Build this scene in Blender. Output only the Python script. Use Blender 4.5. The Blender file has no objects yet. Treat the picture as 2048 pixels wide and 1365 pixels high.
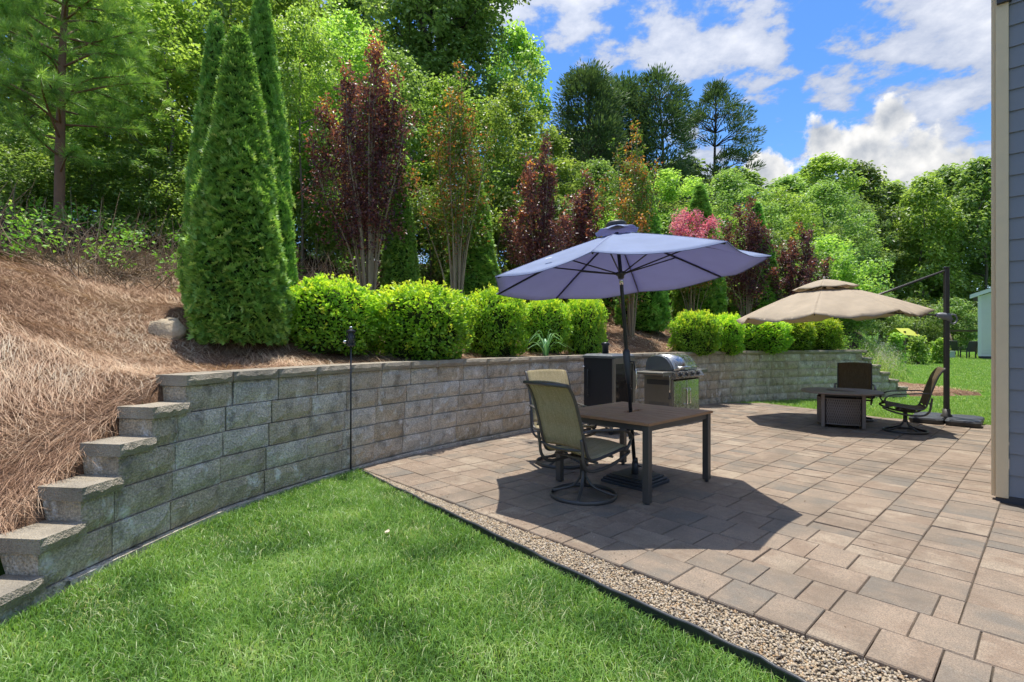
import bpy, math, random
import numpy as np
from mathutils import Vector, Matrix

SC = bpy.context.scene
COL = SC.collection
RNG = np.random.default_rng(7)
random.seed(7)
PI = math.pi

# ------------------------------------------------------------------ camera
F_PX, HOR, CAM_H = 1035.0, 681.0, 1.45
cam_d = bpy.data.cameras.new('camera')
cam = bpy.data.objects.new('camera', cam_d)
COL.objects.link(cam)
cam.location = (0, 0, CAM_H)
cam.rotation_euler = (PI / 2, 0, 0)
cam_d.sensor_width = 36.0
cam_d.lens = 36.0 * F_PX / 2048.0
cam_d.shift_y = -(682.5 - HOR) / 2048.0
cam_d.clip_start = 0.05
cam_d.clip_end = 2000
SC.camera = cam

# ------------------------------------------------------------------ light
SUN_AZ, SUN_EL = math.radians(-2.1), math.radians(77.7)
sun_d = bpy.data.lights.new('sun', 'SUN')
sun_d.energy = 2.0
sun_d.angle = math.radians(0.5)
sun_d.color = (1.0, 0.955, 0.88)
sun = bpy.data.objects.new('sun', sun_d)
COL.objects.link(sun)
sdir = Vector((math.cos(SUN_EL) * math.sin(SUN_AZ), math.cos(SUN_EL) * math.cos(SUN_AZ), math.sin(SUN_EL)))
sun.rotation_euler = sdir.to_track_quat('Z', 'Y').to_euler()
sun.location = (0, 20, 60)

SC.view_settings.view_transform = 'Standard'
SC.view_settings.look = 'None'
SC.view_settings.exposure = 1.60
SC.view_settings.gamma = 1.0
SC.view_settings.use_curve_mapping = False
SC.render.engine = 'CYCLES'
SC.cycles.max_bounces = 6
SC.cycles.diffuse_bounces = 4
SC.cycles.glossy_bounces = 3
SC.cycles.transmission_bounces = 4
SC.cycles.adaptive_threshold = 0.02
SC.cycles.transparent_max_bounces = 4
SC.cycles.use_denoising = True
SC.cycles.caustics_reflective = False
SC.cycles.caustics_refractive = False
SKY_STRENGTH = 0.15
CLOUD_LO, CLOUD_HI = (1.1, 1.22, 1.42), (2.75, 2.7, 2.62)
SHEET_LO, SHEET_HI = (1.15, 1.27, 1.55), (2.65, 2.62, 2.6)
LEAF_GAIN = 2.5


# ------------------------------------------------------------------ node helpers
def nd(nt, typ, **kw):
    n = nt.nodes.new(typ)
    for k, v in kw.items():
        setattr(n, k, v)
    return n


class NT:
    def __init__(self, tree):
        self.t = tree

    def link(self, a, b):
        self.t.links.new(a, b)

    def _set(self, sock, v):
        if isinstance(v, bpy.types.NodeSocket):
            self.t.links.new(v, sock)
        else:
            sock.default_value = v

    def math(self, op, a, b=None, c=None, clamp=False):
        n = nd(self.t, 'ShaderNodeMath', operation=op, use_clamp=clamp)
        self._set(n.inputs[0], a)
        if b is not None: self._set(n.inputs[1], b)
        if c is not None: self._set(n.inputs[2], c)
        return n.outputs[0]

    def vmath(self, op, a, b=None, scale=None):
        n = nd(self.t, 'ShaderNodeVectorMath', operation=op)
        self._set(n.inputs[0], a)
        if b is not None: self._set(n.inputs[1], b)
        if scale is not None: self._set(n.inputs['Scale'], scale)
        return n.outputs['Value'] if op in ('DISTANCE', 'LENGTH', 'DOT_PRODUCT') else n.outputs[0]

    def noise(self, vec, scale, detail=3, rough=0.55, dist=0.0):
        n = nd(self.t, 'ShaderNodeTexNoise')
        n.inputs['Scale'].default_value = scale
        n.inputs['Detail'].default_value = detail
        n.inputs['Roughness'].default_value = rough
        n.inputs['Distortion'].default_value = dist
        if vec is not None: self.link(vec, n.inputs['Vector'])
        return n.outputs['Fac']

    def voronoi(self, vec, scale, feature='F1'):
        n = nd(self.t, 'ShaderNodeTexVoronoi', feature=feature)
        n.inputs['Scale'].default_value = scale
        if vec is not None: self.link(vec, n.inputs['Vector'])
        return n.outputs['Distance']

    def mapr(self, v, a, b, c=0.0, d=1.0, smooth=False):
        n = nd(self.t, 'ShaderNodeMapRange')
        if smooth: n.interpolation_type = 'SMOOTHSTEP'
        self._set(n.inputs[0], v)
        for i, x in enumerate((a, b, c, d)):
            n.inputs[i + 1].default_value = x
        return n.outputs[0]

    def mix(self, f, a, b, mode='MIX'):
        n = nd(self.t, 'ShaderNodeMix', data_type='RGBA', blend_type=mode)
        self._set(n.inputs[0], f)
        for s, v in ((n.inputs[6], a), (n.inputs[7], b)):
            if isinstance(v, tuple) and len(v) == 3: v = (*v, 1)
            self._set(s, v)
        return n.outputs[2]

    def ramp(self, fac, stops, interp='LINEAR'):
        n = nd(self.t, 'ShaderNodeValToRGB')
        cr = n.color_ramp
        cr.interpolation = interp
        while len(cr.elements) < len(stops): cr.elements.new(0.5)
        for e, (p, c) in zip(cr.elements, stops):
            e.position = p
            e.color = (*c, 1)
        self._set(n.inputs[0], fac)
        return n.outputs[0]

    def mapping(self, vec, rot=(0, 0, 0), scale=(1, 1, 1), loc=(0, 0, 0)):
        n = nd(self.t, 'ShaderNodeMapping')
        n.inputs['Rotation'].default_value = rot
        n.inputs['Scale'].default_value = scale
        n.inputs['Location'].default_value = loc
        self.link(vec, n.inputs['Vector'])
        return n.outputs[0]

    def bump(self, height, strength, dist):
        n = nd(self.t, 'ShaderNodeBump')
        n.inputs['Strength'].default_value = strength
        n.inputs['Distance'].default_value = dist
        self.link(height, n.inputs['Height'])
        return n.outputs[0]


def new_mat(name):
    m = bpy.data.materials.new(name)
    m.use_nodes = True
    t = m.node_tree
    t.nodes.clear()
    T = NT(t)
    out = nd(t, 'ShaderNodeOutputMaterial')
    p = nd(t, 'ShaderNodeBsdfPrincipled')
    t.links.new(p.outputs[0], out.inputs[0])
    T.p, T.out, T.m = p, out, m
    T.geo = nd(t, 'ShaderNodeNewGeometry')
    T.pos = T.geo.outputs['Position']
    T.tc = nd(t, 'ShaderNodeTexCoord')
    T.oi = nd(t, 'ShaderNodeObjectInfo').outputs['Random']
    return m, T


def simple(name, col, rough=0.5, metal=0.0, var=0.12, nscale=25.0, bump=0.0, bscale=120.0, spec=0.5, objspace=True):
    m, T = new_mat(name)
    vec = T.tc.outputs['Object'] if objspace else T.pos
    n = T.noise(vec, nscale, 4)
    c1 = tuple(x * (1 - var) for x in col)
    c2 = tuple(min(1, x * (1 + var)) for x in col)
    T.link(T.mix(n, c1, c2), T.p.inputs['Base Color'])
    T.link(T.mapr(n, 0.3, 0.7, max(0, rough - 0.08), min(1, rough + 0.08)), T.p.inputs['Roughness'])
    T.p.inputs['Metallic'].default_value = metal
    T.p.inputs['Specular IOR Level'].default_value = spec
    if bump:
        T.link(T.bump(T.noise(vec, bscale, 3), bump, 0.004), T.p.inputs['Normal'])
    return m


def foliage(name, stops, trans=0.4, rough=0.5, tgain=1.5, objvar=0.25, spec=0.35):
    """leaf material: colour by the per-leaf attribute rnd, light passing through the blade"""
    m, T = new_mat(name)
    at = nd(T.t, 'ShaderNodeAttribute')
    at.attribute_name = 'rnd'
    col = T.ramp(at.outputs['Fac'], [(p, tuple(min(.68, x * LEAF_GAIN) for x in c)) for p, c in stops])
    v = T.mapr(T.oi, 0, 1, 1 - objvar, 1 + objvar)
    hsv = nd(T.t, 'ShaderNodeHueSaturation')
    T.link(col, hsv.inputs['Color'])
    T.link(v, hsv.inputs['Value'])
    T.link(T.mapr(T.oi, 0, 1, 0.49, 0.51), hsv.inputs['Hue'])
    col = hsv.outputs[0]
    T.link(col, T.p.inputs['Base Color'])
    T.p.inputs['Roughness'].default_value = rough
    T.p.inputs['Specular IOR Level'].default_value = spec
    tr = nd(T.t, 'ShaderNodeBsdfTranslucent')
    tc = T.mix(1.0, col, (tgain * 1.05, tgain * 1.05, tgain * 0.55), 'MULTIPLY')
    T.link(tc, tr.inputs['Color'])
    mx = nd(T.t, 'ShaderNodeMixShader')
    mx.inputs[0].default_value = trans
    T.link(T.p.outputs[0], mx.inputs[1])
    T.link(tr.outputs[0], mx.inputs[2])
    T.link(mx.outputs[0], T.out.inputs[0])
    return m


# ------------------------------------------------------------------ world
def build_world():
    w = bpy.data.worlds.new('World')
    SC.world = w
    w.use_nodes = True
    t = w.node_tree
    w.cycles.sampling_method = 'MANUAL'
    w.cycles.sample_map_resolution = 512
    t.nodes.clear()
    T = NT(t)
    out = nd(t, 'ShaderNodeOutputWorld')
    bg = nd(t, 'ShaderNodeBackground')
    bg.inputs['Strength'].default_value = SKY_STRENGTH
    sky = nd(t, 'ShaderNodeTexSky', sky_type='NISHITA')
    sky.sun_disc = False
    sky.sun_elevation = SUN_EL
    sky.sun_rotation = SUN_AZ
    sky.altitude = 200
    sky.air_density = 1.0
    sky.dust_density = 0.6
    sky.ozone_density = 2.2
    d = nd(t, 'ShaderNodeTexCoord').outputs['Generated']
    sep = nd(t, 'ShaderNodeSeparateXYZ')
    T.link(d, sep.inputs[0])
    z = T.math('ADD', T.math('MAXIMUM', sep.outputs[2], 0.0), 0.22)
    # thin broken cloud sheet, laid out on a plane far overhead
    cb = nd(t, 'ShaderNodeCombineXYZ')
    T.link(T.math('DIVIDE', sep.outputs[0], z), cb.inputs[0])
    T.link(T.math('DIVIDE', sep.outputs[1], z), cb.inputs[1])
    plane = cb.outputs[0]
    big = T.noise(T.mapping(plane, loc=(5.1, 1.2, 0)), 1.05, 2, 0.5)
    det = T.noise(T.mapping(plane, loc=(2.3, 0.2, 0), scale=(1, 1, 1)), 5.2, 7, 0.60, 0.0)
    sheet = T.math('ADD', T.math('MULTIPLY', big, 1.0), T.math('MULTIPLY', det, 1.15))
    a_sheet = T.math('MULTIPLY', T.mapr(sheet, 1.05, 1.17, 0, 1, True), T.mapr(sep.outputs[2], 0.16, 0.30, 0, 1, True))
    a_sheet = T.math('MULTIPLY', a_sheet, 0.85)

    # heaped cumulus near the horizon: a union of lobes roughened by noise
    def dirpix(px, py):
        v = Vector(((px - 1024) / F_PX, 1, (HOR - py) / F_PX))
        return v.normalized()
    lobes = [(1785, 240, 48), (1735, 300, 62), (1650, 285, 46), (1830, 320, 78), (1925, 325, 55), (1790, 385, 95), (1890, 385, 75),
             (1525, 352, 42), (2330, 320, 110), (760, 560, 80), (250, 540, 100)]
    nrm = nd(t, 'ShaderNodeVectorMath', operation='NORMALIZE')
    T.link(d, nrm.inputs[0])
    v0 = nrm.outputs[0]
    acc = None
    for (px, py, r) in lobes:
        c = dirpix(px, py)
        k = r / F_PX / (1 + ((px - 1024) / F_PX) ** 2) ** 0.5
        s = T.math('MULTIPLY', T.vmath('DISTANCE', v0, tuple(c)), 1.0 / k)
        acc = s if acc is None else T.math('SMOOTH_MIN', acc, s, 0.35)
    n0 = T.noise(v0, 13.0, 6, 0.62, 0.0)
    n1 = T.noise(T.vmath('ADD', v0, (-0.010, 0.0, 0.020)), 13.0, 3, 0.6, 0.0)
    d0 = T.math('ADD', T.math('SUBTRACT', 1.0, acc), T.math('MULTIPLY', T.math('SUBTRACT', n0, 0.5), 2.6))
    a_cum = T.mapr(d0, 0.0, 0.35, 0, 1, True)
    lit = T.math('ADD', T.math('MULTIPLY', T.math('SUBTRACT', n0, n1), 2.4), T.mapr(acc, 0.1, 1.2, 0.42, 0.75), clamp=True)
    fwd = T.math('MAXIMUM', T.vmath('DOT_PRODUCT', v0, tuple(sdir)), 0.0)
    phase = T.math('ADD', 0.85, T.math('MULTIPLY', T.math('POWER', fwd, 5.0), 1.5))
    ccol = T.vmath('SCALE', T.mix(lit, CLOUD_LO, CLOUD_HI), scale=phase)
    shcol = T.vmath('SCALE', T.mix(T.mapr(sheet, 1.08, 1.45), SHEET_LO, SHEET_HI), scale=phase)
    deep = nd(t, 'ShaderNodeHueSaturation')
    T.link(sky.outputs[0], deep.inputs['Color'])
    deep.inputs['Saturation'].default_value = 1.30
    deep.inputs['Value'].default_value = 0.48
    blue = T.mix(1.0, deep.outputs[0], (.90, .90, 1.0), 'MULTIPLY')
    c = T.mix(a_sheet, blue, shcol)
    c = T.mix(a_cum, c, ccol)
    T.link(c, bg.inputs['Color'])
    T.link(bg.outputs[0], out.inputs[0])


build_world()


# ------------------------------------------------------------------ mesh helpers
def np_mesh(name, V, F, mat=None, rnd=None, smooth=False, uv=None):
    """V (n,3); F (m,k) one polygon size, or list of arrays; rnd per-vertex float"""
    me = bpy.data.meshes.new(name)
    if not isinstance(F, (list, tuple)): F = [F]
    V = np.asarray(V, np.float32)
    loops = np.concatenate([np.asarray(f, np.int32).ravel() for f in F])
    tot = np.concatenate([np.full(len(f), np.asarray(f).shape[1], np.int32) for f in F])
    start = np.concatenate([[0], np.cumsum(tot)[:-1]]).astype(np.int32)
    me.vertices.add(len(V))
    me.vertices.foreach_set('co', V.ravel())
    me.loops.add(len(loops))
    me.loops.foreach_set('vertex_index', loops)
    me.polygons.add(len(tot))
    me.polygons.foreach_set('loop_start', start)
    me.polygons.foreach_set('loop_total', tot)
    if smooth:
        me.polygons.foreach_set('use_smooth', np.ones(len(tot), bool))
    me.update(calc_edges=True)
    if rnd is not None:
        a = me.attributes.new('rnd', 'FLOAT', 'POINT')
        a.data.foreach_set('value', np.asarray(rnd, np.float32))
    if mat: me.materials.append(mat)
    return me


def ob(name, me, parent=None, loc=None, rot=None):
    o = bpy.data.objects.new(name, me)
    COL.objects.link(o)
    if parent is not None: o.parent = parent
    if loc is not None: o.location = loc
    if rot is not None: o.rotation_euler = rot
    return o


def tag(o, label=None, cat=None, group=None, kind=None):
    if label: o['label'] = label
    if cat: o['category'] = cat
    if group: o['group'] = group
    if kind: o['kind'] = kind
    return o


def thing(name, loc, rz=0.0, label=None, cat=None, group=None, rot=None):
    o = bpy.data.objects.new(name, None)
    COL.objects.link(o)
    o.empty_display_size = 0.1
    o.location = loc
    o.rotation_euler = rot if rot is not None else (0, 0, rz)
    return tag(o, label, cat, group)


def catmull(pts, n=6):
    P = [np.array(p, float) for p in pts]
    P = [2 * P[0] - P[1]] + P + [2 * P[-1] - P[-2]]
    out = []
    for i in range(1, len(P) - 2):
        for k in range(n):
            t = k / n
            a, b, c, d = P[i - 1], P[i], P[i + 1], P[i + 2]
            out.append(0.5 * ((2 * b) + (c - a) * t + (2 * a - 5 * b + 4 * c - d) * t * t + (3 * b - a - 3 * c + d) * t ** 3))
    out.append(P[-2])
    return np.array(out)


class MB:
    """collects geometry for ONE mesh"""

    def __init__(self):
        self.v, self.f, self.s = [], [], []

    def add(self, vs, fs, smooth=False):
        o = len(self.v)
        self.v += [tuple(map(float, p)) for p in vs]
        self.f += [tuple(i + o for i in f) for f in fs]
        self.s += [smooth] * len(fs)
        return self

    def box(self, c, size, M=None, bev=0.0):
        x, y, z = (s / 2 for s in size)
        c = Vector(c)
        if bev <= 0:
            vs = [Vector((sx * x, sy * y, sz * z)) for sz in (-1, 1) for sy in (-1, 1) for sx in (-1, 1)]
            fs = [(0, 2, 3, 1), (4, 5, 7, 6), (0, 1, 5, 4), (2, 6, 7, 3), (0, 4, 6, 2), (1, 3, 7, 5)]
        else:
            b = min(bev, x * .9, y * .9, z * .9)
            vs = []
            for (zz, i) in ((-z, b), (-z + b, 0), (z - b, 0), (z, b)):
                xx, yy = x - i, y - i
                k = b * 0.7
                vs += [Vector(p) for p in ((-xx + k, -yy, zz), (xx - k, -yy, zz), (xx, -yy + k, zz), (xx, yy - k, zz),
                                           (xx - k, yy, zz), (-xx + k, yy, zz), (-xx, yy - k, zz), (-xx, -yy + k, zz))]
            fs = [tuple(range(7, -1, -1)), tuple(range(24, 32))]
            for r in range(3):
                for i in range(8):
                    j = (i + 1) % 8
                    fs.append((r * 8 + i, r * 8 + j, r * 8 + 8 + j, r * 8 + 8 + i))
        if M is not None: vs = [M @ p for p in vs]
        return self.add([p + c for p in vs], fs)

    def tube(self, path, r, seg=8, flat=(1, 1), up=(0, 0, 1), caps=True, closed=False, smooth=True):
        P = np.array(path, float)
        n = len(P)
        rr = np.full(n, r) if np.isscalar(r) else np.array(r, float)
        if closed:
            T = np.roll(P, -1, 0) - np.roll(P, 1, 0)
        else:
            T = np.gradient(P, axis=0)
        T /= np.linalg.norm(T, axis=1)[:, None] + 1e-9
        up = np.array(up, float)
        vs, fs = [], []
        prev = None
        for i in range(n):
            s = np.cross(T[i], up)
            if np.linalg.norm(s) < 0.15:
                s = prev if prev is not None else np.cross(T[i], (1, 0.3, 0))
            s = s - T[i] * (s @ T[i])
            s /= np.linalg.norm(s)
            if prev is not None and s @ prev < 0: s = -s
            prev = s
            u = np.cross(s, T[i])
            for k in range(seg):
                a = 2 * PI * (k + 0.5) / seg
                vs.append(P[i] + rr[i] * (math.cos(a) * s * flat[0] + math.sin(a) * u * flat[1]))
        m = n if closed else n - 1
        for i in range(m):
            j = (i + 1) % n
            for k in range(seg):
                q = (k + 1) % seg
                fs.append((i * seg + k, i * seg + q, j * seg + q, j * seg + k))
        o = len(self.v)
        self.add(vs, fs, smooth)
        if caps and not closed:
            self.f += [tuple(o + k for k in range(seg - 1, -1, -1)), tuple(o + (n - 1) * seg + k for k in range(seg))]
            self.s += [False, False]
        return self

    def lathe(self, prof, seg=20, c=(0, 0, 0), smooth=True, cap=True):
        vs, fs = [], []
        for (r, z) in prof:
            for k in range(seg):
                a = 2 * PI * k / seg
                vs.append((c[0] + r * math.cos(a), c[1] + r * math.sin(a), c[2] + z))
        for i in range(len(prof) - 1):
            for k in range(seg):
                q = (k + 1) % seg
                fs.append((i * seg + k, i * seg + q, (i + 1) * seg + q, (i + 1) * seg + k))
        o = len(self.v)
        self.add(vs, fs, smooth)
        if cap:
            n = len(prof)
            self.f += [tuple(o + k for k in range(seg - 1, -1, -1)), tuple(o + (n - 1) * seg + k for k in range(seg))]
            self.s += [False, False]
        return self

    def grid(self, G, thick=0.0, smooth=True):
        """G (m,n,3) array of points -> sheet, optionally solid"""
        m, n = G.shape[:2]
        vs = G.reshape(-1, 3)
        fs = [(i * n + j, i * n + j + 1, (i + 1) * n + j + 1, (i + 1) * n + j) for i in range(m - 1) for j in range(n - 1)]
        if thick:
            du = np.gradient(G, axis=0); dv = np.gradient(G, axis=1)
            N = np.cross(du, dv); N /= np.linalg.norm(N, axis=2)[..., None] + 1e-9
            vs2 = (G - N * thick).reshape(-1, 3)
            o = len(vs)
            f2 = [tuple(o + i for i in reversed(f)) for f in fs]
            rim = [j for j in range(n)] + [i * n + n - 1 for i in range(1, m)] + [(m - 1) * n + j for j in range(n - 2, -1, -1)] + [i * n for i in range(m - 2, 0, -1)]
            f3 = [(rim[i], o + rim[i], o + rim[(i + 1) % len(rim)], rim[(i + 1) % len(rim)]) for i in range(len(rim))]
            self.add(np.concatenate([vs, vs2]), fs + f2 + f3, smooth)
        else:
            self.add(vs, fs, smooth)
        return self

    def extrude(self, poly, z0, z1):
        n = len(poly)
        vs = [(x, y, z0) for x, y in poly] + [(x, y, z1) for x, y in poly]
        fs = [tuple(range(n - 1, -1, -1)), tuple(range(n, 2 * n))] + [(i, (i + 1) % n, n + (i + 1) % n, n + i) for i in range(n)]
        return self.add(vs, fs)

    def mesh(self, name, mat=None):
        me = bpy.data.meshes.new(name)
        me.from_pydata(self.v, [], self.f)
        me.polygons.foreach_set('use_smooth', self.s)
        me.update()
        if mat: me.materials.append(mat)
        return me

    def build(self, name, mat, parent=None, loc=None, rot=None):
        return ob(name, self.mesh(name, mat), parent, loc, rot)


def cyl(mb, a, b, r, seg=10):
    return mb.tube([a, b], r, seg)


def copy_tree(o, parent=None):
    c = o.copy()
    COL.objects.link(c)
    c.parent = parent
    for ch in o.children:
        copy_tree(ch, c)
    return c


# ------------------------------------------------------------------ site coordinates
LV = np.array([1.047, 1.0]); LV /= np.linalg.norm(LV)      # patio axis l
SV = np.array([LV[1], -LV[0]])                             # patio axis s
SLOPE = 0.011
ROT_L = math.atan2(LV[1], LV[0])


def P2(l, s): return l * LV + s * SV
def zp(x, y): return -SLOPE * ((x * LV[0] + y * LV[1]) - 4.0)
def PT(l, s, h=0.0):
    q = P2(l, s)
    return (float(q[0]), float(q[1]), float(zp(q[0], q[1])) + h)
def smooth01(x): x = np.clip(x, 0, 1); return x * x * (3 - 2 * x)


# retaining wall: line of its front face, from the near left end to the far right end
WALL_PTS = [(-2.74, -6.0), (-2.74, 0.0), (-2.72, 2.0), (-2.67, 2.7), (-2.61, 3.3), (-2.52, 3.9), (-2.38, 4.5), (-2.11, 5.1), (-1.79, 5.72),
            (-1.39, 6.4), (-.86, 7.10), (-.25, 7.78), (0.44, 8.51), (1.74, 9.76), (3.19, 11.14), (4.27, 12.16),
            (5.3, 12.92), (6.4, 13.5), (7.7, 13.98), (9.0, 14.38), (9.95, 14.6), (11.3, 14.8), (14, 15.2), (22, 16.2), (60, 22)]
WP = catmull(WALL_PTS, 10)
WT = np.concatenate([[0], np.cumsum(np.linalg.norm(np.diff(WP, axis=0), axis=1))])


def wall_at(t):
    x = np.interp(t, WT, WP[:, 0]); y = np.interp(t, WT, WP[:, 1])
    e = 0.12
    dx = np.interp(t + e, WT, WP[:, 0]) - np.interp(t - e, WT, WP[:, 0])
    dy = np.interp(t + e, WT, WP[:, 1]) - np.interp(t - e, WT, WP[:, 1])
    return float(x), float(y), math.atan2(dy, dx)


def t_of_y(y): return float(np.interp(y, WP[:60, 1], WT[:60]))
def t_of_x(x):
    i = np.argmin(np.abs(WP[:, 0] - x) + (WP[:, 1] < 9) * 100)
    return float(WT[i])


ROW, CAP, WTOP = 0.21, 0.085, 1.175
STEP_L = [t_of_y(y) for y in (4.06, 3.74, 3.46, 3.18, 2.91, 2.62)]
STEP_R = [t_of_x(9.92) + 0.27 * i for i in range(6)]
T_L0, T_R0 = STEP_L[0], STEP_R[0]


def wall_dist(X, Y):
    """signed distance (positive behind the wall) and arc position, vectorised"""
    X = np.asarray(X, float); Y = np.asarray(Y, float)
    best = np.full(X.shape, 1e9); sg = np.zeros(X.shape); bt = np.zeros(X.shape)
    W = WP[::2]; TT = WT[::2]
    for i in range(len(W) - 1):
        a, b = W[i], W[i + 1]
        d = b - a; L2 = d @ d
        u = np.clip(((X - a[0]) * d[0] + (Y - a[1]) * d[1]) / L2, 0, 1)
        px, py = a[0] + u * d[0], a[1] + u * d[1]
        dd = np.hypot(X - px, Y - py)
        cr = d[0] * (Y - a[1]) - d[1] * (X - a[0])
        m = dd < best
        best = np.where(m, dd, best)
        sg = np.where(m, np.sign(cr), sg)
        bt = np.where(m, TT[i] + u * (TT[i + 1] - TT[i]), bt)
    return best * sg, bt


def wall_top(t):
    xs = [0, STEP_L[5] - .3, STEP_L[5]] + [STEP_L[i] for i in (4, 3, 2, 1, 0)] + [STEP_R[0]] + STEP_R[1:] + [STEP_R[5] + 0.5, 400]
    zs = [-.05, -.02, .08, .30, .51, .72, .93, 1.13, 1.13, .93, .72, .51, .3, .06, -.12, -.12]
    return np.interp(t, xs, zs)


def bumps(X, Y, a=1.0):
    return a * (0.05 * np.sin(1.3 * X + 0.7 * Y) + 0.04 * np.sin(2.1 * Y - 1.1 * X + 2) + 0.02 * np.sin(4.3 * X + 3.1 * Y) + 0.012 * np.sin(9 * X - 7 * Y))


def far_w(X, Y): return smooth01(((X - .6 * Y - .8) / 1.17 + 0.3) / 3.3)
def far_lawn(X, Y): return -0.17 + 0.028 * np.maximum(0, Y - 13.5) + 0.02 * np.sin(.5 * X) * np.clip((Y - 14) / 10, 0, 1)


def hill_z(X, Y):
    d, t = wall_dist(X, Y)
    d = np.maximum(d, 0)
    pr = np.where(d < 1, .1 * d, .1 + .38 * (np.minimum(d, 7) - 1)) + .17 * np.clip(d - 7, 0, 25)
    z = wall_top(t) - .04 + pr + bumps(X, Y) * np.clip(d / 1.5, 0, 1)
    w = far_w(X, Y)
    return z * (1 - w) + far_lawn(X, Y) * w


def low_z(X, Y):
    l = X * LV[0] + Y * LV[1]; s = X * SV[0] + Y * SV[1]
    zpat = zp(X, Y)
    lawn = 0.0 - 0.035 * smooth01((s + 5.2) / 3.5) - .02
    right = np.minimum(zpat - .05, far_lawn(X, Y) + 0.03)
    w = smooth01((Y - 13) / 6)
    right = right * (1 - w) + far_lawn(X, Y) * w
    a = np.where(l < 2.95, lawn, np.where(in_patio(l, s), zpat - .009, right))
    return a


FAR_EDGE = [(11.2, -6.4), (12.55, -5.62), (13.35, -5.0), (13.05, -3.9), (12.6, -2.7), (12.55, -2.1), (12.85, -0.85), (13.4, 0.6), (13.6, 3.0)]
FE = np.array(FAR_EDGE)


def far_edge_l(s): return np.interp(s, FE[:, 1], FE[:, 0])
def in_patio(l, s, g=0.0): return (l > 2.80 - g) & (l < far_edge_l(s) + g) & (s < 3.0)


def ground_z(x, y):
    d, t = wall_dist(np.array([x]), np.array([y]))
    return float(hill_z(np.array([x]), np.array([y]))[0] if d[0] > .12 else low_z(np.array([x]), np.array([y]))[0])


def pix(px, Y):
    """ground point under image column px at distance Y"""
    X = (px - 1024) / F_PX * Y
    return X, Y, ground_z(X, Y)


def ray_ground(px, py):
    """where the sight line through a photo pixel meets the ground"""
    Y = np.arange(2.0, 90, .02)
    X = (px - 1024) / F_PX * Y
    Z = CAM_H + (HOR - py) * Y / F_PX
    d, t = wall_dist(X, Y)
    G = np.where(d > .26, hill_z(X, Y), low_z(X, Y))
    i = int(np.argmax(Z < G))
    return float(X[i]), float(Y[i]), float(G[i])


def ztop(py, Y): return CAM_H + (HOR - py) * Y / F_PX


# ------------------------------------------------------------------ materials of the setting
def mat_concrete():
    m, T = new_mat('split_concrete')
    a = T.noise(T.pos, 5.0, 5, .65)
    b = T.noise(T.mapping(T.pos, loc=(7, 3, 1)), 1.1, 3)
    c = T.noise(T.mapping(T.pos, scale=(1.6, 1.6, 1.0)), 4.2, 6, .68)
    g = T.noise(T.pos, 70, 3, .7)
    col = T.mix(T.mapr(a, .3, .7), (.60, .54, .445), (.92, .835, .69))
    tan = T.mapr(T.math('ADD', T.math('MULTIPLY', b, .7), T.math('MULTIPLY', T.oi, .75)), .45, 1.0)
    col = T.mix(T.math('MULTIPLY', tan, .72), col, (.60, .47, .30))
    col = T.mix(T.mapr(c, .51, .66, 0, .66), col, (.21, .188, .145))
    col = T.mix(T.mapr(g, .42, .60, .5, 0), col, (.15, .135, .11))
    col = T.mix(T.mapr(T.noise(T.mapping(T.pos, loc=(2, 5, 8), scale=(1, 1, .7)), 7, 5, .7), .56, .70, 0, .75), col, (.92, .90, .84))
    T.link(col, T.p.inputs['Base Color'])
    T.p.inputs['Roughness'].default_value = .92
    T.p.inputs['Specular IOR Level'].default_value = .2
    h = T.math('ADD', T.math('MULTIPLY', T.noise(T.pos, 28, 6, .7), 1.0), T.math('MULTIPLY', T.voronoi(T.pos, 55), .5))
    T.link(T.bump(h, .8, .03), T.p.inputs['Normal'])
    return m


def mat_cap():
    m, T = new_mat('cap_concrete')
    a = T.noise(T.pos, 7.0, 5, .6)
    c = T.noise(T.mapping(T.pos, loc=(3, 9, 2)), 2.2, 4, .6)
    g = T.noise(T.pos, 110, 3, .7)
    col = T.mix(T.mapr(a, .3, .7), (.44, .37, .265), (.62, .54, .41))
    col = T.mix(T.mapr(c, .48, .7, 0, .6), col, (.22, .195, .155))
    col = T.mix(T.mapr(g, .35, .7, .55, 0), col, (.15, .13, .10))
    T.link(T.mix(T.mapr(T.oi, 0, 1, 0, .3), col, (.23, .215, .19)), T.p.inputs['Base Color'])
    T.p.inputs['Roughness'].default_value = .9
    T.p.inputs['Specular IOR Level'].default_value = .2
    h = T.math('ADD', T.noise(T.pos, 40, 5, .7), T.math('MULTIPLY', T.voronoi(T.pos, 90), .4))
    T.link(T.bump(h, .9, .02), T.p.inputs['Normal'])
    return m


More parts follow.
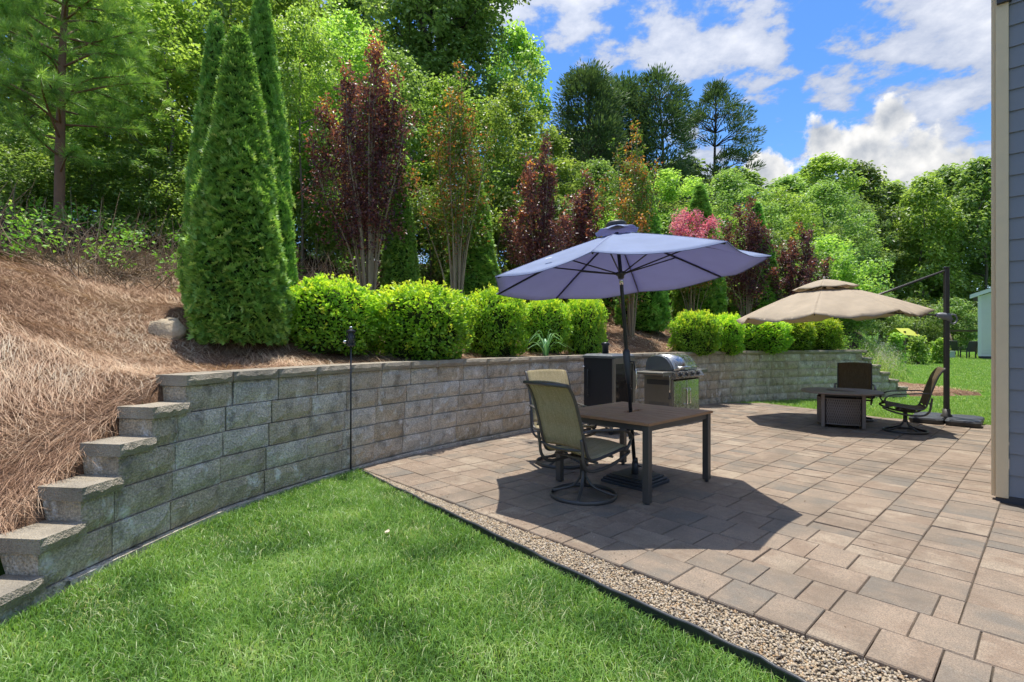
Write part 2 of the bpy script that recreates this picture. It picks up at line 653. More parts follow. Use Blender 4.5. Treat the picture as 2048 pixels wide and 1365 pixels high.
def mat_paver():
    m, T = new_mat('paver_concrete')
    at = nd(T.t, 'ShaderNodeAttribute'); at.attribute_name = 'rnd'
    r = T.math('FRACT', T.math('ADD', T.oi, at.outputs['Fac']))
    v = T.mapping(T.pos, rot=(0, 0, -ROT_L))
    # each slab slides the pattern so that the colour swirl breaks at the joints
    off = nd(T.t, 'ShaderNodeCombineXYZ')
    T.link(T.math('MULTIPLY', r, 37.0), off.inputs[0]); T.link(T.math('MULTIPLY', r, 91.0), off.inputs[1])
    vs = T.vmath('ADD', v, off.outputs[0])
    big = T.noise(vs, 2.6, 4, .6)
    st = T.noise(T.mapping(vs, scale=(9, 1.2, 1)), 2.0, 4, .6)
    gr = T.noise(v, 120, 3, .75)
    sp = T.noise(v, 330, 2, .8)
    tone = T.math('ADD', T.math('MULTIPLY', big, .80), T.math('ADD', T.math('MULTIPLY', st, .22), T.math('MULTIPLY', T.math('SUBTRACT', r, .5), .42)))
    col = T.ramp(tone, [(.26, (.185, .165, .135)), (.38, (.265, .21, .155)), (.5, (.345, .262, .188)), (.62, (.265, .19, .132)), (.74, (.40, .32, .232))])
    col = T.mix(T.mapr(gr, .40, .58, .7, 0), col, (.15, .12, .092))
    col = T.mix(T.mapr(sp, .58, .74, 0, .6), col, (.62, .56, .48))
    dirt = T.noise(T.mapping(v, loc=(4, 2, 0)), 1.3, 6, .65)
    col = T.mix(T.mapr(dirt, .47, .68, 0, .62), col, (.15, .12, .09))
    T.link(col, T.p.inputs['Base Color'])
    T.p.inputs['Roughness'].default_value = .85
    T.p.inputs['Specular IOR Level'].default_value = .25
    h = T.math('ADD', T.math('MULTIPLY', gr, 1.0), T.math('MULTIPLY', T.noise(v, 20, 3), .6))
    T.link(T.bump(h, .5, .006), T.p.inputs['Normal'])
    return m


def mat_ground(name, cols, scale=14.0, bump=1.0, bd=.04):
    m, T = new_mat(name)
    n = T.noise(T.pos, scale, 6, .7)
    n2 = T.noise(T.pos, scale * .12, 4, .6)
    col = T.ramp(T.math('ADD', T.math('MULTIPLY', n, .6), T.math('MULTIPLY', n2, .4)), [(.3 + .4 * i / (len(cols) - 1), c) for i, c in enumerate(cols)])
    T.link(col, T.p.inputs['Base Color'])
    T.p.inputs['Roughness'].default_value = .95
    T.p.inputs['Specular IOR Level'].default_value = .1
    T.link(T.bump(T.noise(T.pos, scale * 3, 4, .7), bump, bd), T.p.inputs['Normal'])
    return m


M_CONC, M_CAP, M_PAVE = mat_concrete(), mat_cap(), mat_paver()
M_TURF = mat_ground('turf_soil', [(.02, .035, .008), (.04, .08, .014), (.06, .12, .02)], 20)
M_FARTURF = mat_ground('mown_lawn', [(.05, .12, .014), (.09, .19, .022), (.14, .26, .035)], 9, .8, .03)
M_STRAW = mat_ground('pine_straw_bed', [(.10, .05, .028), (.26, .155, .095), (.42, .29, .20)], 26)
M_LITTER = mat_ground('leaf_litter', [(.03, .02, .012), (.075, .05, .03), (.13, .09, .055)], 12)
M_SAND = mat_ground('joint_sand', [(.05, .04, .03), (.09, .072, .055), (.14, .115, .085)], 30, .5, .01)


# ------------------------------------------------------------------ terrain sheets
def axis(lo, hi, fine_lo, fine_hi, fs, grow=1.16):
    a = list(np.arange(fine_lo, fine_hi, fs))
    x, s = a[-1], fs
    while x < hi:
        s = min(s * grow, 12); x += s; a.append(x)
    x, s = a[0], fs
    while x > lo:
        s = min(s * grow, 12); x -= s; a.insert(0, x)
    return np.array(a)


def build_terrain():
    ax = axis(-160, 260, -8, 13, .13)
    ay = axis(-12, 420, -.5, 18, .13)
    X, Y = np.meshgrid(ax, ay)
    d, t = wall_dist(X, Y)
    Z = np.where(d > .26, hill_z(X, Y), low_z(X, Y))
    Z += np.clip((np.hypot(X, Y) - 150) / 200, 0, 1) * 2
    ny, nx = X.shape
    V = np.stack([X, Y, Z], -1).reshape(-1, 3)
    idx = np.arange(nx * ny).reshape(ny, nx)
    Fq = np.stack([idx[:-1, :-1], idx[:-1, 1:], idx[1:, 1:], idx[1:, :-1]], -1).reshape(-1, 4)
    c = V[Fq].mean(1)
    cd, ct = wall_dist(c[:, 0], c[:, 1])
    l = c[:, 0] * LV[0] + c[:, 1] * LV[1]; s = c[:, 0] * SV[0] + c[:, 1] * SV[1]
    w = far_w(c[:, 0], c[:, 1])
    wob = .35 * np.sin(2.3 * c[:, 0]) + .3 * np.sin(3.1 * c[:, 1] + 1)
    cls = np.zeros(len(Fq), int)                         # 0 near lawn
    behind = cd > .22
    cls[~behind & (l > 2.95)] = 4                        # right lawn, front of wall
    cls[~behind & in_patio(l, s)] = 1                    # bedding under the patio
    cls[behind] = 2                                      # pine straw
    cls[behind & (cd > 4.3 + wob)] = 3                   # woodland floor
    right = behind & (w > .28) & ~((cd < 2.3 + wob * .5) & (ct < STEP_R[5] + 2.8))
    cls[right] = 4
    for k, (nm, mt) in enumerate((('lawn', M_TURF), ('patio_bedding', M_SAND), ('pine_straw_slope', M_STRAW), ('woodland_floor', M_LITTER), ('far_lawn', M_FARTURF))):
        f = Fq[cls == k]
        u, inv = np.unique(f, return_inverse=True)
        me = np_mesh(nm, V[u], inv.reshape(-1, 4), mt, smooth=True)
        tag(ob(nm, me), kind='structure')


build_terrain()


# ------------------------------------------------------------------ patio
U = .336
L0, S0 = 3.125 - U, -.335            # joint grid


def clip_poly(poly, p, n):
    out = []
    for i in range(len(poly)):
        a, b = np.array(poly[i]), np.array(poly[(i + 1) % len(poly)])
        da, db = (a - p) @ n, (b - p) @ n
        if da >= 0: out.append(a)
        if da * db < 0: out.append(a + (b - a) * da / (da - db))
    return out


def build_patio():
    rg = np.random.default_rng(3)
    pieces = []
    i0, i1 = 0, 33
    j0, j1 = -18, 2                       # s index
    zone = {}
    for i in range(i0, i1):
        for j in range(j0, j1):
            lc, sc = L0 + (i + .5) * U, S0 + (j + .5) * U
            zone[i, j] = 1 if lc > 3.2 - sc + .1 else 0
    for i in range(i0, i1):               # courses along s
        js = [j for j in range(j0, j1) if zone[i, j] == 0]
        if js:
            a, b = S0 + js[0] * U, S0 + (js[-1] + 1) * U
            x = a - rg.choice([0, .5]) * U
            while x < b - .01:
                w = rg.choice([.5, .73, .73, 1.0]) * U
                if b - (x + w) < .3 * U: w = b - x
                pieces.append((L0 + i * U, L0 + (i + 1) * U, x, x + w))
                x += w
    for j in range(j0, j1):               # columns along l
        iz = [i for i in range(i0, i1) if zone[i, j] == 1]
        if iz:
            a, b = L0 + iz[0] * U, L0 + (iz[-1] + 1) * U
            x = a
            while x < b - .01:
                w = rg.choice([.5, .5, .73, 1.0]) * U
                if b - (x + w) < .3 * U: w = b - x
                pieces.append((x, x + w, S0 + j * U, S0 + (j + 1) * U))
                x += w
    polys = []
    for (la, lb, sa, sb) in pieces:
        g = .0026
        poly = [(la + g, sa + g), (lb - g, sa + g), (lb - g, sb - g), (la + g, sb - g)]
        sm = (sa + sb) / 2
        lm = (la + lb) / 2
        if lm > far_edge_l(sm) + .5 or lm < 2.6: continue
        if lm > 6.55 and sm > -.32: continue          # house stands there
        for k in range(len(FE) - 1):
            pa, pb = FE[k], FE[k + 1]
            if lb > 10.5 and min(pa[1], pb[1]) - .4 < sm < max(pa[1], pb[1]) + .4:
                dr = pb - pa
                n = np.array([-dr[1], dr[0]])
                poly = clip_poly(poly, pa, n / np.linalg.norm(n)) if len(poly) > 2 else poly
        if len(poly) < 3: continue
        x, y = P2(lm, sm)
        d, t = wall_dist(np.array([x]), np.array([y]))
        if d[0] > .25: continue
        px = 1024 + F_PX * x / max(y, .1)
        if px > 2300 or y < 1.3: continue
        area = abs(sum(poly[q][0] * poly[(q + 1) % len(poly)][1] - poly[(q + 1) % len(poly)][0] * poly[q][1] for q in range(len(poly)))) / 2
        if area < .003: continue
        polys.append((area / (x * x + y * y) ** 1.5, poly, x, y))
    polys.sort(key=lambda q: -q[0])
    root = thing('paver_patio', (0, 0, 0))
    root['kind'] = 'structure'
    cache = {}

    def slab(poly, dz, tilt):
        c = np.mean(poly, axis=0)
        loc = [np.array(p) - c for p in poly]
        n = len(loc)
        b = .006
        vs, fs = [], []
        for (z, ins) in ((-.055, 0), (-.007, 0), (0, b)):
            for p in loc:
                q = p * (1 - ins / (np.linalg.norm(p) + 1e-6))
                xy = q[0] * LV + q[1] * SV
                vs.append((xy[0], xy[1], z))
        for r in range(2):
            for i in range(n):
                j = (i + 1) % n
                fs.append((r * n + i, r * n + j, r * n + n + j, r * n + n + i))
        fs.append(tuple(2 * n + i for i in range(n)))
        fs = [tuple(reversed(f)) for f in fs]
        return c, vs, fs

    rest = MB(); rest_r = []
    for k, (_, poly, x, y) in enumerate(polys):
        c, vs, fs = slab(poly, 0, 0)
        xy = P2(*c)
        z = zp(*xy) + rg.normal(0, .0022)
        if k < 300:
            key = tuple(np.round((np.array(poly) - c).ravel(), 3))
            if key not in cache:
                mb = MB(); mb.add(vs, fs); cache[key] = mb.mesh('paver', M_PAVE)
            o = ob('paver', cache[key], root, (xy[0], xy[1], z), (rg.normal(0, .002) - SLOPE * LV[1], rg.normal(0, .002) + SLOPE * LV[0], 0))
        else:
            rest.add([(v[0] + xy[0], v[1] + xy[1], v[2] + z - SLOPE * (v[0] * LV[0] + v[1] * LV[1])) for v in vs], fs)
            rest_r += [float(rg.random())] * len(vs)
    me = rest.mesh('far_pavers', M_PAVE)
    a = me.attributes.new('rnd', 'FLOAT', 'POINT'); a.data.foreach_set('value', rest_r)
    tag(ob('far_pavers', me, root), kind='stuff')


build_patio()


# ------------------------------------------------------------------ retaining wall
def rough_block(rg, L, Hh, D, amp=.020, nx=7, nz=4, lip=.004):
    """front at y=0 facing -y, length along x, body behind"""
    xs = np.linspace(-L / 2, L / 2, nx); zs = np.linspace(0, Hh, nz)
    G = np.zeros((nz, nx, 3))
    for a in range(nz):
        for b in range(nx):
            e = min(1, min(b, nx - 1 - b) * 1.0, min(a, nz - 1 - a) * 1.2)
            G[a, b] = (xs[b] + (rg.normal(0, .008) if e else 0), -(lip * 0 + e * (.010 + rg.random() * amp)), zs[a] + (rg.normal(0, .006) if e else 0))
    mb = MB()
    mb.grid(G, smooth=False)
    o = len(mb.v)
    vs = [(-L / 2, D, 0), (L / 2, D, 0), (L / 2, D, Hh), (-L / 2, D, Hh)]
    mb.v += vs
    bl, br, tl, tr = 0, nx - 1, (nz - 1) * nx, nz * nx - 1
    mb.f += [tuple(list(range(tl, tr + 1)) + [o + 2, o + 3]), tuple(list(range(br, bl - 1, -1)) + [o, o + 1]),
             tuple([o, *[i * nx for i in range(nz)], o + 3]), tuple([*[i * nx + nx - 1 for i in range(nz - 1, -1, -1)], o + 1, o + 2]), (o + 1, o, o + 3, o + 2)]
    mb.s += [False] * 5
    return mb


def build_wall():
    rg = np.random.default_rng(11)
    root = thing('retaining_wall', (0, 0, 0), label='curved grey concrete block retaining wall with stepped ends and cap stones', cat='retaining wall')
    root['kind'] = 'thing'
    BL = .478
    blocks = [rough_block(rg, BL - .006, ROW - .006, .28).mesh('block', M_CONC) for _ in range(14)]
    halves = {}
    caps = [rough_block(rg, BL * 1.0 - .004, CAP, .30, amp=.010, nx=10, nz=3).mesh('cap_stone', M_CAP) for _ in range(8)]

    def put(me, name, t, z, back, tl=0):
        x, y, a = wall_at(t)
        nx, ny = -math.sin(a), math.cos(a)
        return ob(name, me, root, (x + nx * back, y + ny * back, z), (0, 0, a + rg.normal(0, .004)))

    for k in range(6):
        zb = WTOP - CAP - (k + 1) * ROW
        t0, t1 = STEP_L[k], STEP_R[k]
        back = .016 * (5 - k)
        if k == 5:
            ranges = [(STEP_L[5], t_of_y(3.0)), (t_of_x(3.0), t1)]
            ranges = [(STEP_L[5] + .0, STEP_L[5] + BL), (t_of_x(2.2), t1)]
        else:
            ranges = [(t0, t1)]
        for (a, b) in ranges:
            t = a + (BL / 2 if (k % 2) else 0)
            if t > a + .02:
                key = round(t - a, 2)
                if key not in halves: halves[key] = rough_block(rg, key - .006, ROW - .006, .28).mesh('block', M_CONC)
                put(halves[key], 'block', a + key / 2, zb, back)
            while t < b - .05:
                L = min(BL, b - t)
                if L > BL - .02:
                    me = blocks[rg.integers(len(blocks))]
                else:
                    key = round(L, 2)
                    if key not in halves: halves[key] = rough_block(rg, key - .006, ROW - .006, .28).mesh('block', M_CONC)
                    me = halves[key]
                put(me, 'block', t + L / 2, zb, back)
                t += L
    # top caps
    t = T_L0 - .02
    while t < T_R0 + .01:
        L = min(BL, T_R0 + .02 - t)
        if L < .1: break
        put(caps[rg.integers(len(caps))], 'cap_stone', t + L / 2, WTOP - CAP, .016 * 5 - .03)
        t += BL
    # caps on the steps
    for st, dirn in ((STEP_L, -1), (STEP_R, 1)):
        for k in range(1, 6):
            z = WTOP - k * ROW - CAP
            L = abs(st[k] - st[k - 1]) + .016
            mid = (st[k] + st[k - 1]) / 2 + dirn * .007
            me = rough_block(rg, L, CAP, .31, amp=.010, nx=9, nz=3).mesh('cap_stone', M_CAP)
            put(me, 'cap_stone', mid, z, .016 * (5 - k) - .03)
    # footing ledge just above the lawn
    mb = MB()
    ts = np.arange(STEP_L[4] + .15, t_of_x(3.5), .25)
    q = []
    for t in ts:
        x, y, a = wall_at(t); nx, ny = -math.sin(a), math.cos(a)
        q.append([(x - nx * .035, y - ny * .035, -.12), (x - nx * .03, y - ny * .03, .028), (x + nx * .1, y + ny * .1, .03)])
    mb.grid(np.array(q).transpose(1, 0, 2)[::-1], smooth=False)
    mb.build('footing', M_CONC, root)


build_wall()


# ------------------------------------------------------------------ materials of the furniture
M_FRAME = simple('bronze_powder_coat', (.095, .088, .080), .42, .35, .18, 60, .15, 300)
M_BLACK = simple('black_plastic', (.045, .048, .052), .45, 0, .2, 40, .2, 250)
M_BLACKM = simple('black_metal', (.035, .037, .04), .35, .4, .2, 30, .1, 200)
M_STEEL = simple('stainless_steel', (.52, .52, .50), .27, 1.0, .10, 12, .05, 300)
M_DKSTEEL = simple('grey_enamel', (.17, .18, .19), .4, .6, .15, 20, .1, 200)
M_CHROME = simple('bright_metal', (.75, .75, .74), .16, 1.0, .05, 20)
M_TAUPE = simple('taupe_side_panel', (.20, .185, .155), .45, .5, .15, 15, .1, 200)
M_PIT = simple('taupe_cast_aluminium', (.27, .225, .19), .55, .3, .22, 30, .3, 160)
M_PITD = simple('dark_taupe_panel', (.13, .105, .088), .6, .2, .2, 30)
M_WHITE = simple('white_trim', (.75, .76, .76), .6, 0, .05, 12)
M_TYRE = simple('dark_rubber', (.018, .018, .018), .7, 0, .2, 40)


def mat_wood_deck():
    m, T = new_mat('brown_composite_slat')
    v = T.mapping(T.tc.outputs['Object'], scale=(14, .8, 6))
    n = T.noise(v, 6, 5, .65)
    col = T.ramp(n, [(.3, (.32, .165, .08)), (.55, (.50, .28, .145)), (.75, (.62, .40, .23))])
    col = T.mix(T.mapr(T.oi, 0, 1, 0, .25), col, (.30, .20, .13))
    T.link(col, T.p.inputs['Base Color'])
    T.p.inputs['Roughness'].default_value = .6
    T.link(T.bump(n, .35, .003), T.p.inputs['Normal'])
    return m


def mat_sling(name, a, b, c):
    m, T = new_mat(name)
    v = T.tc.outputs['Object']
    warp = T.noise(T.mapping(v, scale=(4, 130, 4)), 2.0, 3, .7)
    fine = T.noise(T.mapping(v, scale=(260, 30, 260)), 1.0, 2)
    col = T.ramp(warp, [(.3, a), (.5, b), (.7, c)])
    col = T.mix(T.mapr(fine, .35, .65, .35, 0), col, tuple(x * .55 for x in a))
    T.link(col, T.p.inputs['Base Color'])
    T.p.inputs['Roughness'].default_value = .7
    T.p.inputs['Specular IOR Level'].default_value = .25
    tr = nd(T.t, 'ShaderNodeBsdfTranslucent')
    T.link(col, tr.inputs['Color'])
    mx = nd(T.t, 'ShaderNodeMixShader'); mx.inputs[0].default_value = .25
    T.link(T.p.outputs[0], mx.inputs[1]); T.link(tr.outputs[0], mx.inputs[2]); T.link(mx.outputs[0], T.out.inputs[0])
    T.link(T.bump(T.noise(v, 260, 2), .4, .002), T.p.inputs['Normal'])
    return m


def mat_canvas(name, col, trans, fold=5.0, bump=.25, tcol=None):
    m, T = new_mat(name)
    v = T.tc.outputs['Object']
    n = T.noise(v, 3.0, 4, .6)
    c = T.mix(T.mapr(n, .3, .7), tuple(x * .88 for x in col), tuple(min(1, x * 1.08) for x in col))
    c = T.mix(T.mapr(T.noise(v, 420, 2), .3, .7, .25, 0), c, tuple(x * .7 for x in col))
    T.link(c, T.p.inputs['Base Color'])
    T.p.inputs['Roughness'].default_value = .8
    T.p.inputs['Specular IOR Level'].default_value = .2
    tr = nd(T.t, 'ShaderNodeBsdfTranslucent')
    if tcol: tr.inputs['Color'].default_value = (*tcol, 1)
    else: T.link(c, tr.inputs['Color'])
    mx = nd(T.t, 'ShaderNodeMixShader'); mx.inputs[0].default_value = trans
    T.link(T.p.outputs[0], mx.inputs[1]); T.link(tr.outputs[0], mx.inputs[2]); T.link(mx.outputs[0], T.out.inputs[0])
    h = T.math('ADD', T.noise(v, fold, 3, .5), T.math('MULTIPLY', T.noise(v, 300, 2), .03))
    T.link(T.bump(h, bump, .02), T.p.inputs['Normal'])
    return m


M_SLAT = mat_wood_deck()
M_SLATEDGE = simple('slat_edge_band', (.36, .19, .09), .5, 0, .2, 30)
M_SLING = mat_sling('olive_sling_fabric', (.36, .29, .15), (.54, .45, .25), (.68, .59, .39))
M_SLING2 = mat_sling('brown_sling_fabric', (.13, .10, .055), (.21, .16, .09), (.30, .235, .14))
M_BLUE = mat_canvas('blue_canvas', (.40, .48, .66), .46, 6, .3, (.37, .36, .56))
M_HEM = simple('blue_hem', (.20, .23, .40), .8)
M_TAN = mat_canvas('tan_canvas', (.56, .465, .345), .28, 7, .6)
M_LOGO = simple('pale_print', (.7, .68, .62), .6)


# ------------------------------------------------------------------ sling swivel chair (local +x is forward)
def build_chair(label, loc, rz, sling, group):
    t = thing('swivel_chair', loc, rz, label, 'chair', group)
    # base ring and legs
    ring = [(.30 * math.cos(a), .30 * math.sin(a), .022) for a in np.linspace(0, 2 * PI, 41)[:-1]]
    MB().tube(ring, .016, 8, flat=(.75, 1.25), closed=True).build('base_ring', M_FRAME, t)
    for a in (.6, .6 + PI / 2, .6 + PI, .6 + 1.5 * PI):
        pts = [(.295 * math.cos(a), .295 * math.sin(a), .03), (.2 * math.cos(a), .2 * math.sin(a), .055), (.09 * math.cos(a), .09 * math.sin(a), .10), (.03 * math.cos(a), .03 * math.sin(a), .18), (.018 * math.cos(a), .018 * math.sin(a), .24)]
        MB().tube(catmull(pts, 4), .017, 8, flat=(1, .75)).build('leg', M_FRAME, t)
    MB().lathe([(.030, .16), (.030, .34), (.036, .345), (.036, .365)], 14).build('post', M_FRAME, t)
    m = MB(); m.box((0, 0, .378), (.26, .20, .022), bev=.004)
    for s in (-1, 1):
        m.tube(catmull([(.12, s * .06, .372), (.05, s * .075, .352), (-.05, s * .075, .352), (-.12, s * .06, .372)], 4), .011, 6)
    m.tube([(-.10, -.27, .372), (-.10, .27, .372)], .012, 8)
    m.tube([(.10, -.27, .40), (.10, .27, .40)], .012, 8)
    m.build('swivel_rocker', M_FRAME, t)
    W = .275
    back = catmull([(.30, 0, .455), (.26, 0, .462), (.10, 0, .435), (-.12, 0, .405), (-.215, 0, .43), (-.262, 0, .55), (-.315, 0, .74), (-.385, 0, .94), (-.445, 0, 1.04), (-.475, 0, 1.065)], 6)
    for s in (-1, 1):
        q = back + np.array([0, s * W, 0])
        MB().tube(q, .0155, 8, flat=(.8, 1.15), up=(0, 1, 0)).build('side_rail', M_FRAME, t)
        arm = catmull([(-.305, s * (W + .01), .66), (-.2, s * (W + .035), .672), (0, s * (W + .045), .655), (.17, s * (W + .045), .64), (.27, s * (W + .04), .60), (.31, s * (W + .03), .54), (.285, s * (W + .02), .475), (.245, s * (W + .005), .45)], 6)
        MB().tube(arm, .017, 8, flat=(1.35, .62), up=(0, 0, 1)).build('armrest', M_FRAME, t)
        low = catmull([(.20, s * W, .452), (.315, s * (W - .005), .425), (.30, s * (W - .01), .395), (.14, s * (W - .015), .335), (-.05, s * (W - .015), .305), (-.20, s * (W - .01), .315), (-.275, s * (W), .385), (-.295, s * (W + .002), .50), (-.31, s * (W + .004), .60)], 6)
        MB().tube(low, .0155, 8, flat=(1.0, .9), up=(0, 1, 0)).build('spring_bar', M_FRAME, t)
    m = MB()
    m.tube([(-.475, -W - .012, 1.065), (-.475, W + .012, 1.065)], .0165, 8)
    m.build('top_rail', M_FRAME, t)
    m = MB(); m.tube(catmull([(-.285, -W, .50), (-.325, 0, .485), (-.285, W, .50)], 6), .011, 8); m.build('back_brace', M_FRAME, t)
    # sling: seat and padded back between the rails
    i0 = 24
    for nm, seg, pad in (('seat_sling', back[2:27], 0), ('back_sling', back[27:], 1)):
        n = len(seg)
        G = np.zeros((n, 11, 3))
        T = np.gradient(seg, axis=0)
        L = np.concatenate([[0], np.cumsum(np.linalg.norm(np.diff(seg, axis=0), axis=1))]); Lt = L[-1]
        for i in range(n):
            nrm = np.array([-T[i][2], 0, T[i][0]]); nrm /= np.linalg.norm(nrm)
            for j in range(11):
                u = (j - 5) / 5
                sag = -.022 * (1 - u * u)
                if pad:
                    ph = (L[i] / Lt * 3.0) % 1.0
                    sag += .020 * (1 - u ** 4) * (abs(math.sin(PI * ph)) ** .5 - .6)
                G[i, j] = seg[i] + np.array([0, u * (W - .008), 0]) + nrm * sag
        MB().grid(G, .012).build(nm, sling, t)
    return t


# ------------------------------------------------------------------ dining table
def build_table():
    c = PT(4.585, -2.99)
    t = thing('patio_table', c, ROT_L, 'square brown slat table with dark metal legs under the blue umbrella', 'table')
    # local x = l, local y = -s
    A, B, H = 1.20, 1.09, .73
    n = 8
    w = A / n
    for i in range(n):
        x = -A / 2 + (i + .5) * w
        if i in (3, 4):   # a hole for the umbrella pole between the two middle slats
            for sgn in (-1, 1):
                MB().box((x, sgn * (B / 4 + .02), H - .011), (w - .007, B / 2 - .04, .022), bev=.003).build('slat', M_SLAT, t)
        else:
            MB().box((x, 0, H - .011), (w - .007, B, .022), bev=.003).build('slat', M_SLAT, t)
    m = MB()
    for sgn in (-1, 1):
        m.box((0, sgn * (B / 2 + .006), H - .0135), (A + .024, .012, .023))
        m.box((sgn * (A / 2 + .006), 0, H - .0135), (.012, B, .023))
    m.build('edge_band', M_SLATEDGE, t)
    m = MB()
    for sgn in (-1, 1):
        m.box((0, sgn * (B / 2 - .03), H - .052), (A - .06, .025, .055))
        m.box((sgn * (A / 2 - .03), 0, H - .053), (.025, B - .06, .055))
        m.box((sgn * .2, 0, H - .045), (.03, B - .08, .03))
    m.build('apron', M_FRAME, t)
    for sx in (-1, 1):
        for sy in (-1, 1):
            m = MB(); m.box((sx * (A / 2 - .035), sy * (B / 2 - .035), (H - .026) / 2 + .01), (.062, .062, H - .046), bev=.004)
            lg = m.build('leg', M_FRAME, t)
            m = MB(); m.lathe([(.02, 0), (.022, .012)], 10, (sx * (A / 2 - .035), sy * (B / 2 - .035), 0)); m.build('foot', M_BLACK, lg)


# ------------------------------------------------------------------ blue market umbrella
def build_blue_umbrella():
    base = Vector(PT(4.585, -2.97))
    C = Vector((1.117, 5.305, 2.102)); nrm = Vector((-.081, .057, 1)).normalized()
    R, ph = 1.391, 3.558
    t = thing('market_umbrella', base, 0, 'open blue eight-sided market umbrella standing through the dining table', 'umbrella')
    u = (Vector((1, 0, 0)) - nrm * nrm.x).normalized(); v = nrm.cross(u)
    A = C + nrm * .46 - base
    Cl = C - base
    tips = [Cl + R * (math.cos(ph - i * PI / 4) * u + math.sin(ph - i * PI / 4) * v) for i in range(8)]

    def on_rib(i, k):   # k 0 apex .. 1 tip, ribs bow upward a little
        p = A.lerp(tips[i % 8], k)
        return p + nrm * (.012 * math.sin(PI * k))
    for i in range(8):
        mb = MB()
        G = np.zeros((13, 9, 3))
        for a in range(13):
            k = .10 + .90 * a / 12
            for b in range(9):
                f = b / 8
                p = on_rib(i, k).lerp(on_rib(i + 1, k), f)
                bow = math.sin(PI * f)
                p = p - nrm * (.048 * bow * k + .004 * math.sin(7 * k + 9 * f + i) * bow) + (Cl + nrm * (p - Cl).dot(nrm) - p) * .022 * bow * (k ** 6)
                G[a, b] = p
        mb.grid(G, .0025)
        if True:
            MBc = mb
        panel = MBc.build('canopy_panel', M_BLUE, t)
        hem = MB(); hem.tube([Vector(p) for p in G[12]], .0045, 5); hem.tube([Vector(p) + nrm * .003 for p in G[:, 0]], .0035, 4); hem.build('hem', M_HEM, panel)
        if i == 7:
            # small pale maker's tag sewn near the edge, lettering too small to read
            p0 = on_rib(7, .80).lerp(on_rib(8, .80), .62) + nrm * .012
            d1 = (on_rib(8, .8) - on_rib(7, .8)).normalized(); d2 = (on_rib(7, .7) - on_rib(7, .9)).normalized()
            m = MB()
            q = [p0 - d1 * .04 - d2 * .018, p0 + d1 * .04 - d2 * .018, p0 + d1 * .04 + d2 * .018, p0 - d1 * .04 + d2 * .018]
            m.add(q, [(0, 1, 2, 3)])
            m.build('maker_tag', M_LOGO, panel)
    # frill of the wind vent and its cap
    Gv = np.zeros((4, 33, 3))
    for a in range(4):
        for b in range(33):
            ang = -2 * PI * b / 32
            rr = .07 + .15 * a / 3
            z = .085 - .055 * a / 3 + (.012 * math.sin(b * 1.57) if a == 3 else 0)
            Gv[a, b] = A + nrm * (z - .02) + rr * (math.cos(ang) * u + math.sin(ang) * v)
    MB().grid(Gv, .002).build('wind_vent', M_BLUE, t)
    m = MB()
    m.lathe([(.02, .02), (.085, .03), (.10, .045), (.10, .065), (.085, .078), (.03, .085)], 20, (0, 0, 0))
    q = nrm.to_track_quat('Z', 'Y')
    m.v = [tuple(q @ Vector(p) + A + nrm * .03) for p in m.v]
    m.build('solar_cap', M_BLACK, t)
    hub = Cl + nrm * .03
    for i in range(8):
        d = [on_rib(i, k) - nrm * .014 for k in np.linspace(.05, .985, 9)]
        MB().tube(d, .0085, 6, flat=(.8, 1.3), up=tuple(nrm)).build('rib', M_BLACKM, t)
        MB().tube([hub + (tips[i] - Cl).normalized() * .035, on_rib(i, .53) - nrm * .022], .0075, 6, up=tuple(nrm)).build('strut', M_BLACKM, t)
    m = MB(); m.lathe([(.030, -.05), (.034, -.02), (.052, -.01), (.052, .015), (.034, .02)], 16)
    m.v = [tuple(q @ Vector(p) + hub) for p in m.v]
    m.build('runner_hub', M_BLACK, t)
    foot = Vector((0, 0, .10))
    ax = (hub - foot).normalized()
    MB().tube([foot - ax * .02, hub, A], .0195, 12).build('pole', M_BLACKM, t)
    m = MB(); pt = foot + ax * 1.93; m.tube([pt, pt + ax * .085], .0215, 12); m.build('tilt_collar', M_CHROME, t)
    # crank housing
    m = MB(); p = foot + ax * 1.14
    m.tube([p - ax * .23, p - ax * .12, p - ax * .08, p + ax * .1, p + ax * .13], [.026, .030, .037, .038, .024], 12)
    cr = m.build('crank_housing', M_BLACK, t)
    m = MB(); sd = Vector((.8, -.6, 0))
    m.tube([p + sd * .035, p + sd * .075, p + sd * .078 - ax * .09], .008, 8)
    m.build('crank_handle', M_BLACKM, cr)
    # stepped weight base and its sleeve
    M = Matrix.Rotation(ROT_L, 3, 'Z')
    m = MB()
    for (z0, h, w) in ((0, .035, .50), (.036, .022, .47), (.059, .02, .42), (.080, .008, .37)):
        m.box((0, 0, z0 + h / 2), (w, w, h), M, bev=.006)
    m.build('weight_base', M_BLACK, t)
    m = MB(); m.lathe([(.036, .088), (.034, .20), (.03, .205)], 14); m.lathe([(.030, .206), (.027, .25)], 14)
    sl = m.build('sleeve', M_BLACK, t)
    m = MB(); m.tube([(.03, -.02, .17), (.055, -.045, .17)], .008, 8); m.build('lock_knob', M_BLACK, sl)


